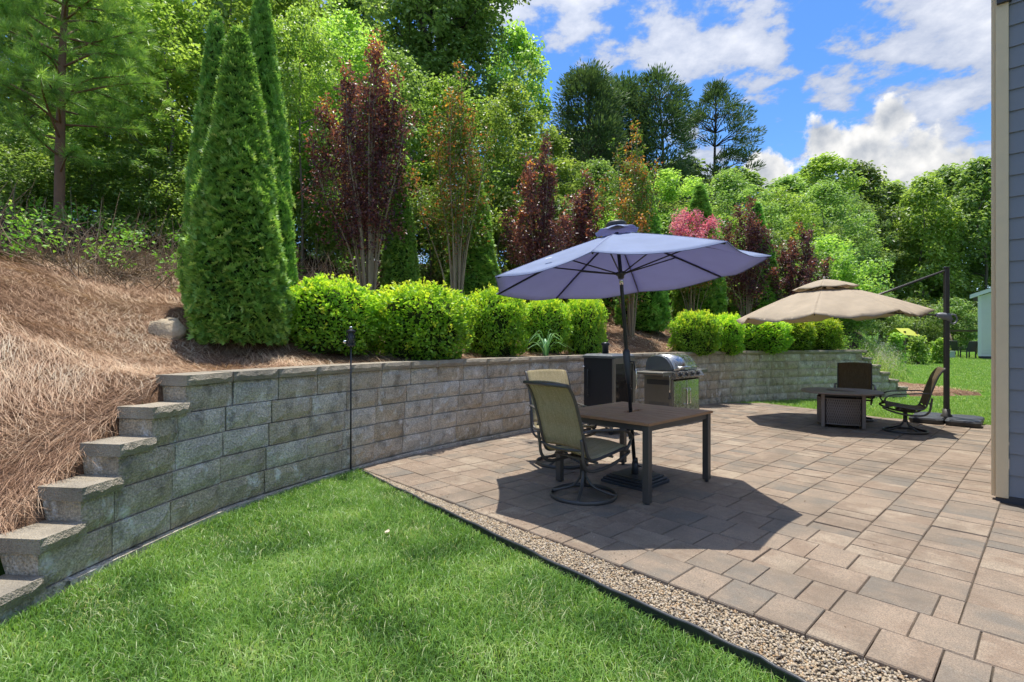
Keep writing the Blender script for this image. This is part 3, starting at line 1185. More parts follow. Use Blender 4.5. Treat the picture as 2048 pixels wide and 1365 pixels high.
# ------------------------------------------------------------------ tan cantilever umbrella
def build_tan_umbrella():
    C = Vector((5.94, 9.80, 1.92)); nrm = Vector((-.037, .003, 1)).normalized()
    R, ph = 1.60, 2.495
    pole_xy = ((1893 - 1024) / F_PX * 9.7, 9.7)
    base = Vector((pole_xy[0], pole_xy[1], zp(*pole_xy)))
    t = thing('cantilever_umbrella', base, 0, 'tan two-tier cantilever umbrella hanging from a tall bronze pole by the fire pit', 'umbrella')
    u = (Vector((1, 0, 0)) - nrm * nrm.x).normalized(); v = nrm.cross(u)
    Cl = C - base
    A = Cl + nrm * .62
    tips = [Cl + R * (math.cos(ph + i * PI / 4) * u + math.sin(ph + i * PI / 4) * v) for i in range(8)]

    def rib(i, k, top=A, droop=.0):
        p = top.lerp(tips[i % 8], k)
        return p + nrm * (.03 * math.sin(PI * k))
    rg = np.random.default_rng(5)
    for i in range(8):
        G = np.zeros((15, 15, 3))
        wv = rg.uniform(0, 6, 3)
        for a in range(15):
            k = .27 + .73 * a / 14
            for b in range(15):
                f = b / 14
                p = rib(i, k).lerp(rib(i + 1, k), f)
                bow = math.sin(PI * f)
                sag = .05 * bow * k ** 2 + (.05 * bow ** .8) * max(0, (k - .86) / .14) ** 1.5
                wr = .014 * math.sin(14 * f * k + 7 * k + wv[0]) * bow + .009 * math.sin(26 * f - 11 * k + wv[1]) * bow
                p = p - nrm * (sag + wr * k)
                G[a, b] = p
        MB().grid(G[:, ::-1], .003).build('canopy_panel', M_TAN, t)
    top = A + nrm * .07
    for i in range(8):
        G = np.zeros((8, 9, 3))
        for a in range(8):
            k = a / 7 * .345
            for b in range(9):
                f = b / 8
                p = (top.lerp(tips[i] + nrm * .20, k)).lerp(top.lerp(tips[(i + 1) % 8] + nrm * .20, k), f)
                p = p + nrm * (.018 * math.sin(PI * a / 7)) - nrm * (.02 * math.sin(PI * f) * a / 7)
                G[a, b] = p
        MB().grid(G[:, ::-1], .003).build('upper_tier', M_TAN, t)
    for i in range(8):
        MB().tube([rib(i, k) - nrm * .03 for k in np.linspace(.02, .99, 8)], .011, 6).build('rib', M_FRAME, t)
        MB().tube([Cl + nrm * .12, rib(i, .5) - nrm * .03], .009, 6).build('strut', M_FRAME, t)
    m = MB(); m.tube([Cl + nrm * .05, A + nrm * .12], .024, 10); m.build('hub', M_FRAME, t)
    # mast with twin profiles
    hp = ztop(537, pole_xy[1]) - base.z
    m = MB()
    m.box((0, 0, .10 + (hp - .10) / 2), (.085, .06, hp - .10), bev=.012)
    mast = m.build('mast', M_FRAME, t)
    m = MB(); m.box((0, 0, hp + .012), (.095, .07, .025), bev=.006); m.build('mast_cap', M_BLACK, mast)
    # arm from mast down to the canopy crown, and the crank slider
    arm_top = Vector((-.05, 0, hp - .05))
    arm_end = Cl + nrm * .02
    for sgn in (-1, 1):
        MB().tube([arm_top + Vector((0, sgn * .02, 0)), arm_end + Vector((0, sgn * .02, 0))], .016, 8, flat=(.7, 1.2)).build('arm', M_FRAME, t)
    zs = ztop(636, pole_xy[1]) - base.z
    M_HAND = simple('grey_crank_plastic', (.26, .27, .29), .5)
    m = MB()
    m.tube([(-.20, -.01, zs + .05), (-.12, -.01, zs + .045), (0, -.01, zs + .02), (.07, -.01, zs - .05)], [.035, .055, .075, .045], 10, flat=(1, 1), up=(0, 1, 0))
    sl = m.build('crank_slider', M_HAND, t)
    m = MB(); m.tube(catmull([(.06, -.02, zs + .06), (.13, -.03, zs + .05), (.17, -.03, zs - .02), (.15, -.03, zs - .09), (.09, -.02, zs - .11), (.05, -.02, zs - .07)], 5), .014, 8)
    m.build('handle', M_HAND, sl)
    MB().tube([Vector((-.18, 0, zs + .05)), Cl + nrm * .10], .016, 8).build('lower_arm', M_FRAME, t)
    # base: four moulded weight tanks round a cross plate
    M = Matrix.Rotation(ROT_L + .02, 3, 'Z')
    for sx in (-1, 1):
        for sy in (-1, 1):
            m = MB()
            c0 = M @ Vector((sx * .262, sy * .262, 0))
            lay = []
            for (z, w, ch) in ((.0, .46, .06), (.085, .50, .08), (.115, .47, .10), (.125, .40, .09)):
                h = w / 2
                pts = [(-h + ch, -h), (h - ch, -h), (h, -h + ch), (h, h - ch), (h - ch, h), (-h + ch, h), (-h, h - ch), (-h, -h + ch)]
                lay.append([tuple(M @ Vector((x, y, 0)) + c0 + Vector((0, 0, z))) for x, y in pts])
            vs = sum(lay, [])
            fs = [(r * 8 + i, r * 8 + (i + 1) % 8, r * 8 + 8 + (i + 1) % 8, r * 8 + 8 + i) for r in range(3) for i in range(8)] + [tuple(range(24, 32))]
            m.add(vs, fs)
            m.build('weight_tank', M_BLACK, t)
    m = MB(); m.lathe([(.09, .02), (.09, .14), (.065, .16), (.06, .26)], 14); m.build('mast_socket', M_FRAME, t)


# ------------------------------------------------------------------ fire pit table
def build_fire_pit():
    fl, fr = np.array((5.48, 9.03)), np.array((5.95, 8.79))
    # square body, near side from fl to fr
    cx, cy = 5.86, 9.22
    t = thing('fire_pit_table', (cx, cy, zp(cx, cy)), -.46, 'taupe metal fire pit table with lattice panels and wide rounded top', 'fire pit')
    W, H = .60, .56
    top = MB()
    # rounded-square top with a lip
    pts = []
    for k in range(48):
        a = 2 * PI * k / 48
        c, s = math.cos(a), math.sin(a)
        r = .62 / (abs(c) ** 2.6 + abs(s) ** 2.6) ** (1 / 2.6)
        pts.append((r * c, r * s))
    vs, fs = [], []
    for (sc, z) in ((.90, .595), (.985, .600), (1.0, .610), (1.0, .620), (.985, .628), (.5, .630)):
        vs += [(x * sc, y * sc, z) for x, y in pts]
    for r in range(5):
        for i in range(48):
            j = (i + 1) % 48
            fs.append((r * 48 + i, r * 48 + j, r * 48 + 48 + j, r * 48 + 48 + i))
    fs += [tuple(range(47, -1, -1)), tuple(range(240, 288))]
    top.add(vs, fs)
    tp = top.build('table_top', M_PIT, t)
    m = MB(); m.lathe([(.22, .631), (.22, .64), (.02, .645)], 24); m.build('burner_lid', M_PIT, tp)
    for sx in (-1, 1):
        for sy in (-1, 1):
            m = MB(); m.box((sx * W / 2, sy * W / 2, .30), (.055, .055, .59), bev=.006); m.build('corner_post', M_PIT, t)
    for q in range(4):
        M = Matrix.Rotation(q * PI / 2, 3, 'Z')
        n = 9
        G = np.zeros((2, n, 3))
        B = []
        for i in range(n):
            f = i / (n - 1)
            x = -W / 2 + .03 + f * (W - .06)
            y = -W / 2 - .055 * math.sin(PI * f) - .005
            B.append((x, y))
            for a, z in enumerate((.06, .52)):
                G[a, i] = M @ Vector((x, y, z))
        pan = MB().grid(G, .006).build('side_panel', M_PITD, t)
        lat = MB()

        def on(u, z):
            x = -W / 2 + .03 + u * (W - .06)
            y = -W / 2 - .055 * math.sin(PI * u) - .010
            return M @ Vector((x, y, z))
        for k in range(-9, 18):
            for sgn in (1, -1):
                seg = []
                for z in np.linspace(.075, .505, 8):
                    uu = k / 17 + sgn * (z - .29) * .62 + .25
                    if 0.02 <= uu <= .98: seg.append(on(uu, z))
                if len(seg) > 1: lat.tube(seg, .0065, 4, caps=False, smooth=False)
        lat.tube([on(u, .07) for u in np.linspace(.01, .99, 8)], .010, 6)
        lat.tube([on(u, .512) for u in np.linspace(.01, .99, 8)], .010, 6)
        lat.build('lattice', M_PIT, pan)
    for sx in (-1, 1):
        for sy in (-1, 1):
            m = MB(); m.lathe([(.012, 0), (.022, .004), (.022, .036), (.012, .04)], 10, (sx * .22, sy * .22, 0)); m.build('caster', M_TYRE, t)
    m = MB(); m.box((0, 0, .565), (W - .05, W - .05, .05)); m.build('fire_bowl', M_BLACK, t)


# ------------------------------------------------------------------ gas grill
def build_grill():
    # local x = along the wall (l), local y = towards the wall (-s); front faces -y
    c = PT(8.98, -5.0)
    t = thing('gas_grill', c, ROT_L, 'stainless steel gas grill with closed lid, four knobs and two doors by the wall', 'grill')
    W, D = 1.02, .58
    z0, z1 = .12, .84
    m = MB()
    m.box((-W / 2 + .02, 0, (z0 + z1) / 2), (.035, D, z1 - z0), bev=.004)
    m.build('side_panel', M_TAUPE, t)
    m = MB(); m.box((W / 2 - .02, 0, (z0 + z1) / 2), (.035, D, z1 - z0), bev=.004); m.build('side_panel', M_TAUPE, t)
    m = MB(); m.box((0, D / 2 - .02, (z0 + z1) / 2), (W - .08, .02, z1 - z0)); m.build('back_panel', M_DKSTEEL, t)
    m = MB(); m.box((0, 0, z0 + .02), (W - .08, D - .05, .03)); m.build('bottom_shelf', M_TAUPE, t)
    m = MB(); m.box((-W / 2 - .001, .0, z1 - .10), (.01, D - .12, .09)); m.build('side_vent', M_BLACK, t)
    m = MB()
    for k in range(14):
        m.box((-W / 2 - .002, -.2 + k * .03, .33), (.008, .008, .09))
    m.build('vent_louvres', M_DKSTEEL, t)
    for s in (-1, 1):
        m = MB(); m.box((s * (W / 4 - .018), -D / 2 + .005, .46), (W / 2 - .055, .02, .62), bev=.004)
        dr = m.build('door', M_STEEL, t)
        m = MB(); hx = s * .055
        m.tube(catmull([(hx, -D / 2 - .005, .62), (hx, -D / 2 - .045, .60), (hx, -D / 2 - .05, .47), (hx, -D / 2 - .045, .34), (hx, -D / 2 - .005, .32)], 5), .010, 8)
        m.build('handle', M_CHROME, dr)
    for sx in (-1, 1):
        for sy in (-1, 1):
            m = MB(); m.tube([(sx * (W / 2 - .05) - .015, sy * (D / 2 - .05), .045), (sx * (W / 2 - .05) + .015, sy * (D / 2 - .05), .045)], .043, 14)
            w = m.build('caster', M_TYRE, t)
            m = MB(); m.box((sx * (W / 2 - .05), sy * (D / 2 - .05), .09), (.05, .03, .05)); m.build('fork', M_DKSTEEL, w)
    # firebox and control panel
    m = MB(); m.box((0, .03, .89), (W - .02, D - .02, .10), bev=.006); m.build('firebox', M_DKSTEEL, t)
    prof = [(-D / 2 - .02, .80), (-D / 2 - .075, .815), (-D / 2 - .085, .84), (-D / 2 - .035, .93), (-D / 2 + .04, .945), (-D / 2 + .04, .80)]
    m = MB()
    n = len(prof)
    vs = [(-W / 2 - .01, y, z) for y, z in prof] + [(W / 2 + .01, y, z) for y, z in prof]
    m.add(vs, [tuple(range(n)), tuple(range(2 * n - 1, n - 1, -1))] + [(i, n + i, n + (i + 1) % n, (i + 1) % n) for i in range(n)])
    cp = m.build('control_panel', M_STEEL, t)
    d = Vector((0, -.87, .49)).normalized()
    for k in range(4):
        p = Vector((-.33 + k * .22, -D / 2 - .062, .886))
        m = MB(); m.tube([p, p + d * .008], .036, 16); m.tube([p + d * .008, p + d * .038], [.024, .021], 14)
        m.build('knob', M_BLACK, cp)
    # side shelves
    for s in (-1, 1):
        m = MB(); m.box((s * (W / 2 + .17), -.02, .915), (.32, D - .04, .055), bev=.012)
        sh = m.build('side_shelf', M_TAUPE if s < 0 else M_DKSTEEL, t)
        m = MB(); m.box((s * (W / 2 + .17), -D / 2 + .0, .905), (.31, .02, .075), bev=.005); m.build('shelf_front', M_TAUPE, sh)
    # lid: curved steel hood with enamel end caps
    prof = [(-.28, .955), (-.285, .99), (-.25, 1.07), (-.18, 1.16), (-.08, 1.215), (.06, 1.225), (.19, 1.19), (.26, 1.10), (.275, .955)]
    pp = catmull([(0, y, z) for y, z in prof], 4)
    LW = .43
    G = np.zeros((2, len(pp), 3))
    for a, x in enumerate((-LW, LW)):
        G[a] = pp + np.array([x, .02, 0])
    lid = MB().grid(G, -.012).build('lid', M_STEEL, t)
    for s in (-1, 1):
        m = MB()
        k = len(pp)
        vs = [(s * LW, p[1] + .02, p[2]) for p in pp] + [(s * (LW + .045), p[1] * .96 + .02, .95 + (p[2] - .95) * .97) for p in pp]
        fs = [(i, i + 1, k + i + 1, k + i) for i in range(k - 1)] + [tuple(range(k)), tuple(range(k, 2 * k))]
        m.add(vs, fs)
        m.build('lid_end', M_DKSTEEL, lid)
    m = MB()
    m.tube([(-.38, -.325, 1.01), (.38, -.325, 1.01)], .013, 10)
    for s in (-1, 1): m.tube([(s * .33, -.26, 1.015), (s * .33, -.325, 1.01)], .011, 8)
    m.build('lid_handle', M_CHROME, lid)
    m = MB(); dn = Vector((0, -.78, .62)).normalized(); p = Vector((.0, -.165, 1.143)); m.tube([p, p + dn * .02], .042, 20); m.build('thermometer', M_CHROME, lid)
    m = MB(); p = Vector((-.31, -.255, 1.05)); m.tube([p - dn * .004, p + dn * .008], .03, 3, caps=True, smooth=False); m.build('badge', M_DKSTEEL, lid)
    # cleaning brush hanging from the left shelf
    b = thing('grill_brush', Vector(c) + Matrix.Rotation(ROT_L, 3, 'Z') @ Vector((-W / 2 - .16, -D / 2 - .03, .88)), ROT_L, 'long-handled grill brush hanging from the left grill shelf', 'grill brush')
    m = MB(); m.tube(catmull([(0, 0, 0), (.005, -.005, -.08), (0, -.005, -.30)], 4), .007, 6); m.build('handle', M_CHROME, b)
    m = MB(); m.tube([(0, -.005, -.30), (-.03, -.005, -.40)], .006, 6); m.tube([(0, -.005, -.30), (.03, -.005, -.40)], .006, 6); m.tube([(-.035, -.005, -.40), (.035, -.005, -.40)], .016, 8); m.build('head', M_BLACK, b)


# ------------------------------------------------------------------ cabinet smoker
def build_smoker():
    c = PT(6.95, -5.0)
    t = thing('cabinet_smoker', c, ROT_L, 'tall black cabinet smoker on casters with a short chimney, beside the grill', 'smoker')
    W, D = .60, .56
    z0, z1 = .20, 1.20
    M_SIDE = simple('black_textured_side', (.017, .018, .022), .5, .2, .2, 20, .25, 180)
    m = MB(); m.box((0, 0, (z0 + z1) / 2), (W - .006, D - .006, z1 - z0), bev=.004); m.build('cabinet', M_SIDE, t)
    m = MB()
    w, d = W / 2 + .012, D / 2 + .012
    vs = [(-w, -d, z1), (w, -d, z1), (w, d, z1), (-w, d, z1), (-w, -d, z1 + .035), (w, -d, z1 + .035), (w, d, z1 + .035), (-w, d, z1 + .035),
          (-w + .05, -d + .05, z1 + .065), (w - .05, -d + .05, z1 + .065), (w - .05, d - .05, z1 + .065), (-w + .05, d - .05, z1 + .065)]
    fs = [(3, 2, 1, 0), (8, 9, 10, 11)] + [(a + i, a + (i + 1) % 4, a + 4 + (i + 1) % 4, a + 4 + i) for a in (0, 4) for i in range(4)]
    m.add(vs, fs); m.build('top', M_DKSTEEL, t)
    m = MB(); m.lathe([(.052, 0), (.052, .13), (.066, .135), (.07, .15), (.066, .172), (.04, .185)], 18, (-.02, .05, z1 + .066)); m.build('chimney', M_BLACKM, t)
    # glazed front door in a metal frame (faces the patio, -y)
    y = -D / 2 - .014
    m = MB()
    for s in (-1, 1): m.box((s * (W / 2 - .03), y, .70), (.06, .028, .98))
    for z in (.245, 1.155): m.box((0, y, z), (W - .122, .026, .09))
    dr = m.build('door_frame', M_TAUPE, t)
    M_GLASS, T = new_mat('dark_door_glass')
    T.p.inputs['Base Color'].default_value = (.02, .018, .016, 1)
    T.p.inputs['Specular IOR Level'].default_value = .9
    T.link(T.mapr(T.noise(T.tc.outputs['Object'], 6, 3), .3, .7, .03, .10), T.p.inputs['Roughness'])
    m = MB(); m.box((0, y + .004, .70), (W - .124, .012, .816)); m.build('door_glass', M_GLASS, dr)
    m = MB(); m.tube(catmull([(.27, y - .014, 1.0), (.27, y - .05, .98), (.27, y - .05, .72), (.27, y - .014, .70)], 4), .009, 8); m.build('handle', M_CHROME, dr)
    # handle rail on the black side
    m = MB(); x = -W / 2
    m.tube(catmull([(x - .004, .17, 1.0), (x - .04, .17, .98), (x - .04, .17, .62), (x - .004, .17, .60)], 4), .010, 8); m.build('side_handle', M_BLACKM, t)
    m = MB(); m.tube([(x, .23, 1.06), (x - .05, .27, 1.06)], .010, 8); m.build('side_knob', M_CHROME, t)
    for sx in (-1, 1):
        for sy in (-1, 1):
            m = MB(); m.box((sx * .24, sy * .22, .14), (.04, .04, .13)); lg = m.build('leg', M_DKSTEEL, t)
            m = MB(); m.tube([(sx * .24 - .014, sy * .22, .045), (sx * .24 + .014, sy * .22, .045)], .044, 14); m.build('caster', M_TYRE, lg)
    m = MB(); m.box((0, 0, .13), (.44, .40, .05)); m.build('drip_tray', M_DKSTEEL, t)


# ------------------------------------------------------------------ torch
def build_torch():
    x, y = -1.775, 5.70
    t = thing('garden_torch', (x, y, .0), 0, 'slim black garden torch with a lantern head standing in the lawn by the wall', 'torch')
    MB().tube([(0, 0, -.1), (0, 0, 1.40)], .0095, 8).build('pole', M_BLACKM, t)
    z = 1.39
    m = MB(); m.lathe([(.012, z - .01), (.046, z), (.048, z + .012), (.012, z + .013)], 18)
    m.lathe([(.04, z + .150), (.05, z + .152), (.05, z + .166), (.03, z + .172), (.03, z + .18), (.018, z + .184)], 18)
    cage = m.build('lantern_head', M_BLACKM, t)
    m = MB(); m.lathe([(.030, z + .012), (.030, z + .151)], 16); m.build('fuel_canister', M_DKSTEEL, cage)
    m = MB()
    for k in range(10):
        for sgn in (-1, 1):
            pts = [(.045 * math.cos(2 * PI * k / 10 + sgn * u * 1.5), .045 * math.sin(2 * PI * k / 10 + sgn * u * 1.5), z + .012 + .138 * u) for u in np.linspace(0, 1, 7)]
            m.tube(pts, .0036, 4, caps=False, smooth=False)
    m.build('lattice_cage', M_BLACKM, cage)
    m = MB(); m.lathe([(.006, z + .185), (.016, z + .19), (.019, z + .205), (.012, z + .212)], 12); m.build('wick_cap', M_CHROME, cage)
    m = MB(); m.lathe([(.004, -.02), (.02, -.012), (.024, 0), (.02, .012), (.008, .016)], 12, (-.062, -.01, z + .045)); m.tube([(-.062, -.01, z + .045), (-.04, 0, z + .05)], .004, 5); m.build('snuffer', M_CHROME, cage)


build_table()
build_blue_umbrella()
build_tan_umbrella()
build_fire_pit()
build_grill()
build_smoker()
build_torch()
build_chair('olive sling swivel chair nearest the camera, backing on to the gravel strip', PT(3.80, -3.02), ROT_L - .10, M_SLING, 'sling chairs at the dining table')
build_chair('olive sling swivel chair on the wall side of the dining table', PT(4.66, -4.02), -1.22, M_SLING, 'sling chairs at the dining table')
build_chair('brown sling swivel chair seen from the side, next to the cantilever base', (6.55, 8.62, zp(6.55, 8.62)), 2.62, M_SLING2, 'sling chairs at the fire pit')
build_chair('brown sling swivel chair half hidden behind the fire pit table', (6.62, 10.0, zp(6.6, 10.0)), -2.15, M_SLING2, 'sling chairs at the fire pit')


# ------------------------------------------------------------------ own house at the right edge
def build_house():
    M_SIDE = simple('slate_blue_siding', (.215, .23, .25), .62, 0, .10, 6, .2, 90)
    M_CORNER = simple('khaki_corner_trim', (.74, .59, .36), .6, 0, .08, 9, .35, 140)
    M_FOUND = simple('dark_flashing', (.05, .05, .052), .6)
    c = np.array(PT(6.54, -.372))
    # local x = along +s (the visible wall), local y = along +l (into the house)
    a = math.atan2(SV[1], SV[0])
    t = thing('siding_house', c, a, 'slate blue lap-sided house corner with khaki trim at the right edge', 'house')
    t['kind'] = 'thing'
    Hh, Wl, Dp = 6.2, 7.0, 9.0
    TW = .088
    m = MB(); m.box((Wl / 2 + .05, Dp / 2 + .03, Hh / 2 + .06), (Wl - .1, Dp - .1, Hh - .12)); m.build('wall_core', M_FOUND, t)
    z = .055
    m = MB(); m.box((Wl / 2, .02, .02), (Wl, .05, .065)); m.build('base_flashing', M_FOUND, t)
    rows = []
    h = .195
    k = 0
    while z < Hh - .2:
        m = MB()
        x0, x1 = TW + .002, Wl
        y0 = .012
        vs = [(x0, y0 - .012, z), (x1, y0 - .012, z), (x1, y0 + .004, z + h + .02), (x0, y0 + .004, z + h + .02), (x0, y0 + .02, z), (x1, y0 + .02, z)]
        m.add(vs, [(0, 1, 2, 3), (4, 5, 1, 0), (0, 3, 4), (1, 5, 2)])
        m.build('siding_board', M_SIDE, t)
        z += h; k += 1
    m = MB(); m.box((TW / 2, -.004, Hh / 2 + .02), (TW, .034, Hh - .03), bev=.004); m.build('corner_trim', M_CORNER, t)
    m = MB(); m.box((-.016, TW / 2 + .014, Hh / 2 + .02), (.030, TW, Hh - .03), bev=.004); m.build('corner_trim', M_CORNER, t)
    # far side boards (seen only from elsewhere)
    z = .055
    m = MB()
    while z < Hh - .2:
        x0 = .012
        vs = [(x0 - .012, TW + .02, z), (x0 - .012, Dp, z), (x0 + .004, Dp, z + h + .02), (x0 + .004, TW + .02, z + h + .02)]
        m.add(vs, [(3, 2, 1, 0)])
        z += h
    m.build('side_siding', M_SIDE, t)
    m = MB()
    m.box((Wl / 2 + .1, Dp / 2 + .1, Hh + .05), (Wl - .1, Dp - .1, .12)); ev = m.build('eave', M_CORNER, t)
    m = MB(); m.add([(.04, .04, Hh + .12), (Wl, .04, Hh + .12), (Wl, Dp, Hh + .12), (.04, Dp, Hh + .12), (2.5, 3.5, Hh + 2.6), (Wl, 3.5, Hh + 2.6)], [(0, 1, 5, 4), (3, 0, 4), (2, 3, 4, 5)])
    m.build('roof', simple('shingle', (.06, .058, .055), .9, 0, .3, 20), t)
    m = MB(); m.box((.06, -.03, ztop(4, 4.75) - c[2] + .35), (.10, .05, .75)); m.build('frieze_end', M_FOUND, t)


build_house()


# ------------------------------------------------------------------ lawn edging and gravel strip
EDGE = catmull([P2(2.80, -5.62), P2(2.70, -4.6), P2(2.60, -3.22), P2(2.50, -1.95), P2(2.45, -1.02), P2(2.38, -.5), P2(2.34, .8)], 12)


def edge_l(s):
    ss = EDGE @ SV; ll = EDGE @ LV
    return np.interp(s, ss, ll)


def build_edging():
    t = thing('lawn_edging', (0, 0, 0), label='black plastic edging strip between the lawn and the gravel', cat='lawn edging')
    path = [(p[0], p[1], .0) for p in EDGE]
    m = MB()
    q = []
    for i, p in enumerate(path):
        a = np.array(EDGE[min(i + 1, len(EDGE) - 1)]) - np.array(EDGE[max(i - 1, 0)])
        a /= np.linalg.norm(a); n = np.array([-a[1], a[0]])
        w = .003 * math.sin(i * .9) + .002 * math.sin(i * 2.3)
        dz = .004 * math.sin(i * 1.3)
        q.append([(p[0] + n[0] * d + n[0] * w, p[1] + n[1] * d + n[1] * w, z + dz) for d, z in ((-.010, -.15), (-.008, .0), (-.011, .003), (-.011, .010), (-.006, .016), (.002, .016), (.007, .010), (.007, .003), (.005, .0), (.006, -.1))])
    m.grid(np.array(q), 0).build('edging_strip', M_BLACK, t)


build_edging()


def build_gravel():
    rg = np.random.default_rng(21)
    n = 25000
    s = rg.uniform(-5.5, .3, n)
    la = edge_l(s) + .012; lb = 2.80
    l = la + (lb - la) * rg.random(n) + .012 * (rg.random(n) > .97) * rg.random(n)
    keep = (lb - la) > .01
    s, l = s[keep], l[keep]
    # a few stones strayed on the slabs
    m2 = 160
    s2 = np.clip(rg.normal(-2.9, 1.0, m2), -5, .2); l2 = 2.82 + np.abs(rg.normal(0, .18, m2))
    s, l = np.concatenate([s, s2]), np.concatenate([l, l2])
    n = len(s); stray = np.arange(n) >= n - m2
    xy = l[:, None] * LV + s[:, None] * SV
    ico = np.array([(0, 0, 1), (.89, 0, .45), (.28, .85, .45), (-.72, .53, .45), (-.72, -.53, .45), (.28, -.85, .45), (.72, .53, -.45), (-.28, .85, -.45), (-.89, 0, -.45), (-.28, -.85, -.45), (.72, -.53, -.45), (0, 0, -1)])
    fc = np.array([(0, 1, 2), (0, 2, 3), (0, 3, 4), (0, 4, 5), (0, 5, 1), (1, 6, 2), (2, 7, 3), (3, 8, 4), (4, 9, 5), (5, 10, 1), (6, 7, 2), (7, 8, 3), (8, 9, 4), (9, 10, 5), (10, 6, 1)])
    r = rg.uniform(.0045, .0092, n) * np.where(stray, .55, 1)
    ang = rg.uniform(0, 2 * PI, n)
    sc = np.stack([r * rg.uniform(.9, 1.5, n), r * rg.uniform(.7, 1.0, n), r * rg.uniform(.5, .75, n)], 1)
    V = ico[None] * (1 + rg.normal(0, .12, (n, 12, 1))) * sc[:, None]
    tl = rg.normal(0, .35, n)
    V[:, :, 2] += V[:, :, 0] * np.sin(tl)[:, None]
    ca, sa = np.cos(ang)[:, None], np.sin(ang)[:, None]
    x = V[:, :, 0] * ca - V[:, :, 1] * sa; y = V[:, :, 0] * sa + V[:, :, 1] * ca
    z0 = np.where(stray, zp(xy[:, 0], xy[:, 1]) + r * .4, -.012 + rg.uniform(-.008, .010, n))
    V = np.stack([x + xy[:, :1], y + xy[:, 1:], V[:, :, 2] + z0[:, None]], -1).reshape(-1, 3)
    F = (fc[None] + (np.arange(n) * 12)[:, None, None]).reshape(-1, 3)
    rnd = np.repeat(rg.random(n), 12)
    m, T = new_mat('pea_gravel')
    at = nd(T.t, 'ShaderNodeAttribute'); at.attribute_name = 'rnd'
    c = T.ramp(at.outputs['Fac'], [(0, (.13, .11, .09)), (.15, (.31, .25, .17)), (.35, (.50, .40, .26)), (.5, (.57, .47, .32)), (.65, (.42, .26, .12)), (.8, (.60, .54, .44)), (1, (.46, .33, .18))])
    c = T.mix(T.mapr(T.noise(T.pos, 160, 3), .35, .7, .4, 0), c, (.20, .16, .12))
    T.link(c, T.p.inputs['Base Color']); T.p.inputs['Roughness'].default_value = .6
    tag(ob('gravel', np_mesh('gravel', V, F, m, rnd)), 'tan pea gravel strip between lawn edging and pavers', 'gravel', kind='stuff')
    # bed under it
    ss = np.linspace(-5.6, .8, 60)
    G = np.array([[(*P2(edge_l(q) + .004, q), -.018) for q in ss], [(*P2(2.81, q), -.018) for q in ss]])
    tag(MB().grid(G[:, ::-1]).build('gravel_bed', M_SAND), kind='structure')


build_gravel()


# ------------------------------------------------------------------ foliage geometry
def unit(a): return a / (np.linalg.norm(a, axis=-1, keepdims=True) + 1e-9)


def leaf_arrays(P, D, N, L, W, fold=.18):
    """diamond leaves: base P, direction D, normal N"""
    D = unit(D); S = unit(np.cross(N, D)); Nn = np.cross(D, S)
    L = np.broadcast_to(np.asarray(L, float), (len(P),))[:, None]; W = np.broadcast_to(np.asarray(W, float), (len(P),))[:, None]
    mid = P + D * L * .45
    V = np.stack([P, mid + S * W / 2 + Nn * W * fold, P + D * L - Nn * L * .08, mid - S * W / 2 + Nn * W * fold], 1)
    i = np.arange(len(P))[:, None] * 4
    F = np.concatenate([i + np.array([[0, 1, 2]]), i + np.array([[0, 2, 3]])])
    return V.reshape(-1, 3), F


def rand_dirs(rg, n): return unit(rg.normal(0, 1, (n, 3)))


def leafy(rg, centers, radii, per, L, W, flat=.65, upbias=.9, droop=.25, rnd_base=None, out_from=None):
    """clumps of leaves: leaves sit through each clump's volume, thicker near its skin"""
    n = len(centers) * per
    ci = np.repeat(np.arange(len(centers)), per)
    d = rand_dirs(rg, n)
    rr = rg.random(n) ** .45
    off = d * rr[:, None] * radii[ci][:, None]
    off[:, 2] *= flat
    P = centers[ci] + off
    N = unit(np.array([0, 0, upbias]) + rand_dirs(rg, n) * .75 + d * .35)
    D = rand_dirs(rg, n) + d * .6
    D[:, 2] -= droop
    D = D - N * np.sum(D * N, 1, keepdims=True)
    sz = rg.uniform(.7, 1.25, n)
    V, F = leaf_arrays(P, D, N, L * sz, W * sz)
    cb = rg.random(len(centers)) if rnd_base is None else rnd_base
    r = np.clip(cb[ci] * .55 + rg.random(n) * .45, 0, 1)
    return V, F, np.repeat(r, 4), P


def limb(mb, a, b, r0, r1, rg, bend=.12, n=5, seg=6):
    a, b = np.array(a, float), np.array(b, float)
    L = np.linalg.norm(b - a)
    mid = (a + b) / 2 + rg.normal(0, bend * L, 3) + np.array([0, 0, bend * L * .6])
    pts = catmull([a, mid, b], n)
    mb.tube(pts, np.linspace(r0, r1, len(pts)), seg)
    return pts


M_BARK = simple('grey_bark', (.16, .135, .105), .9, 0, .35, 8, .8, 20)
M_BARKR = simple('reddish_pine_bark', (.22, .12, .07), .9, 0, .35, 9, .9, 18)
M_STEM = simple('tan_stem', (.34, .27, .18), .8, 0, .25, 10, .4, 40)
M_TWIG = simple('dead_twig', (.23, .19, .145), .9, 0, .35, 5)
M_MAPLE = foliage('maple_leaf', [(0, (.045, .075, .02)), (.35, (.09, .142, .032)), (.7, (.14, .20, .046)), (1, (.21, .26, .075))], .48, .38, 1.45, .30)
M_WOODS = foliage('woodland_leaf', [(0, (.036, .058, .02)), (.4, (.068, .106, .032)), (.75, (.105, .152, .047)), (1, (.165, .205, .075))], .44, .42, 1.4, .28)
M_CEDAR = foliage('cedar_spray', [(0, (.022, .042, .018)), (.5, (.042, .072, .028)), (1, (.07, .105, .042))], .25, .6, 1.2)
M_PINEN = foliage('pine_needle', [(0, (.05, .095, .025)), (.5, (.10, .18, .04)), (1, (.17, .25, .06))], .4, .4, 1.4)
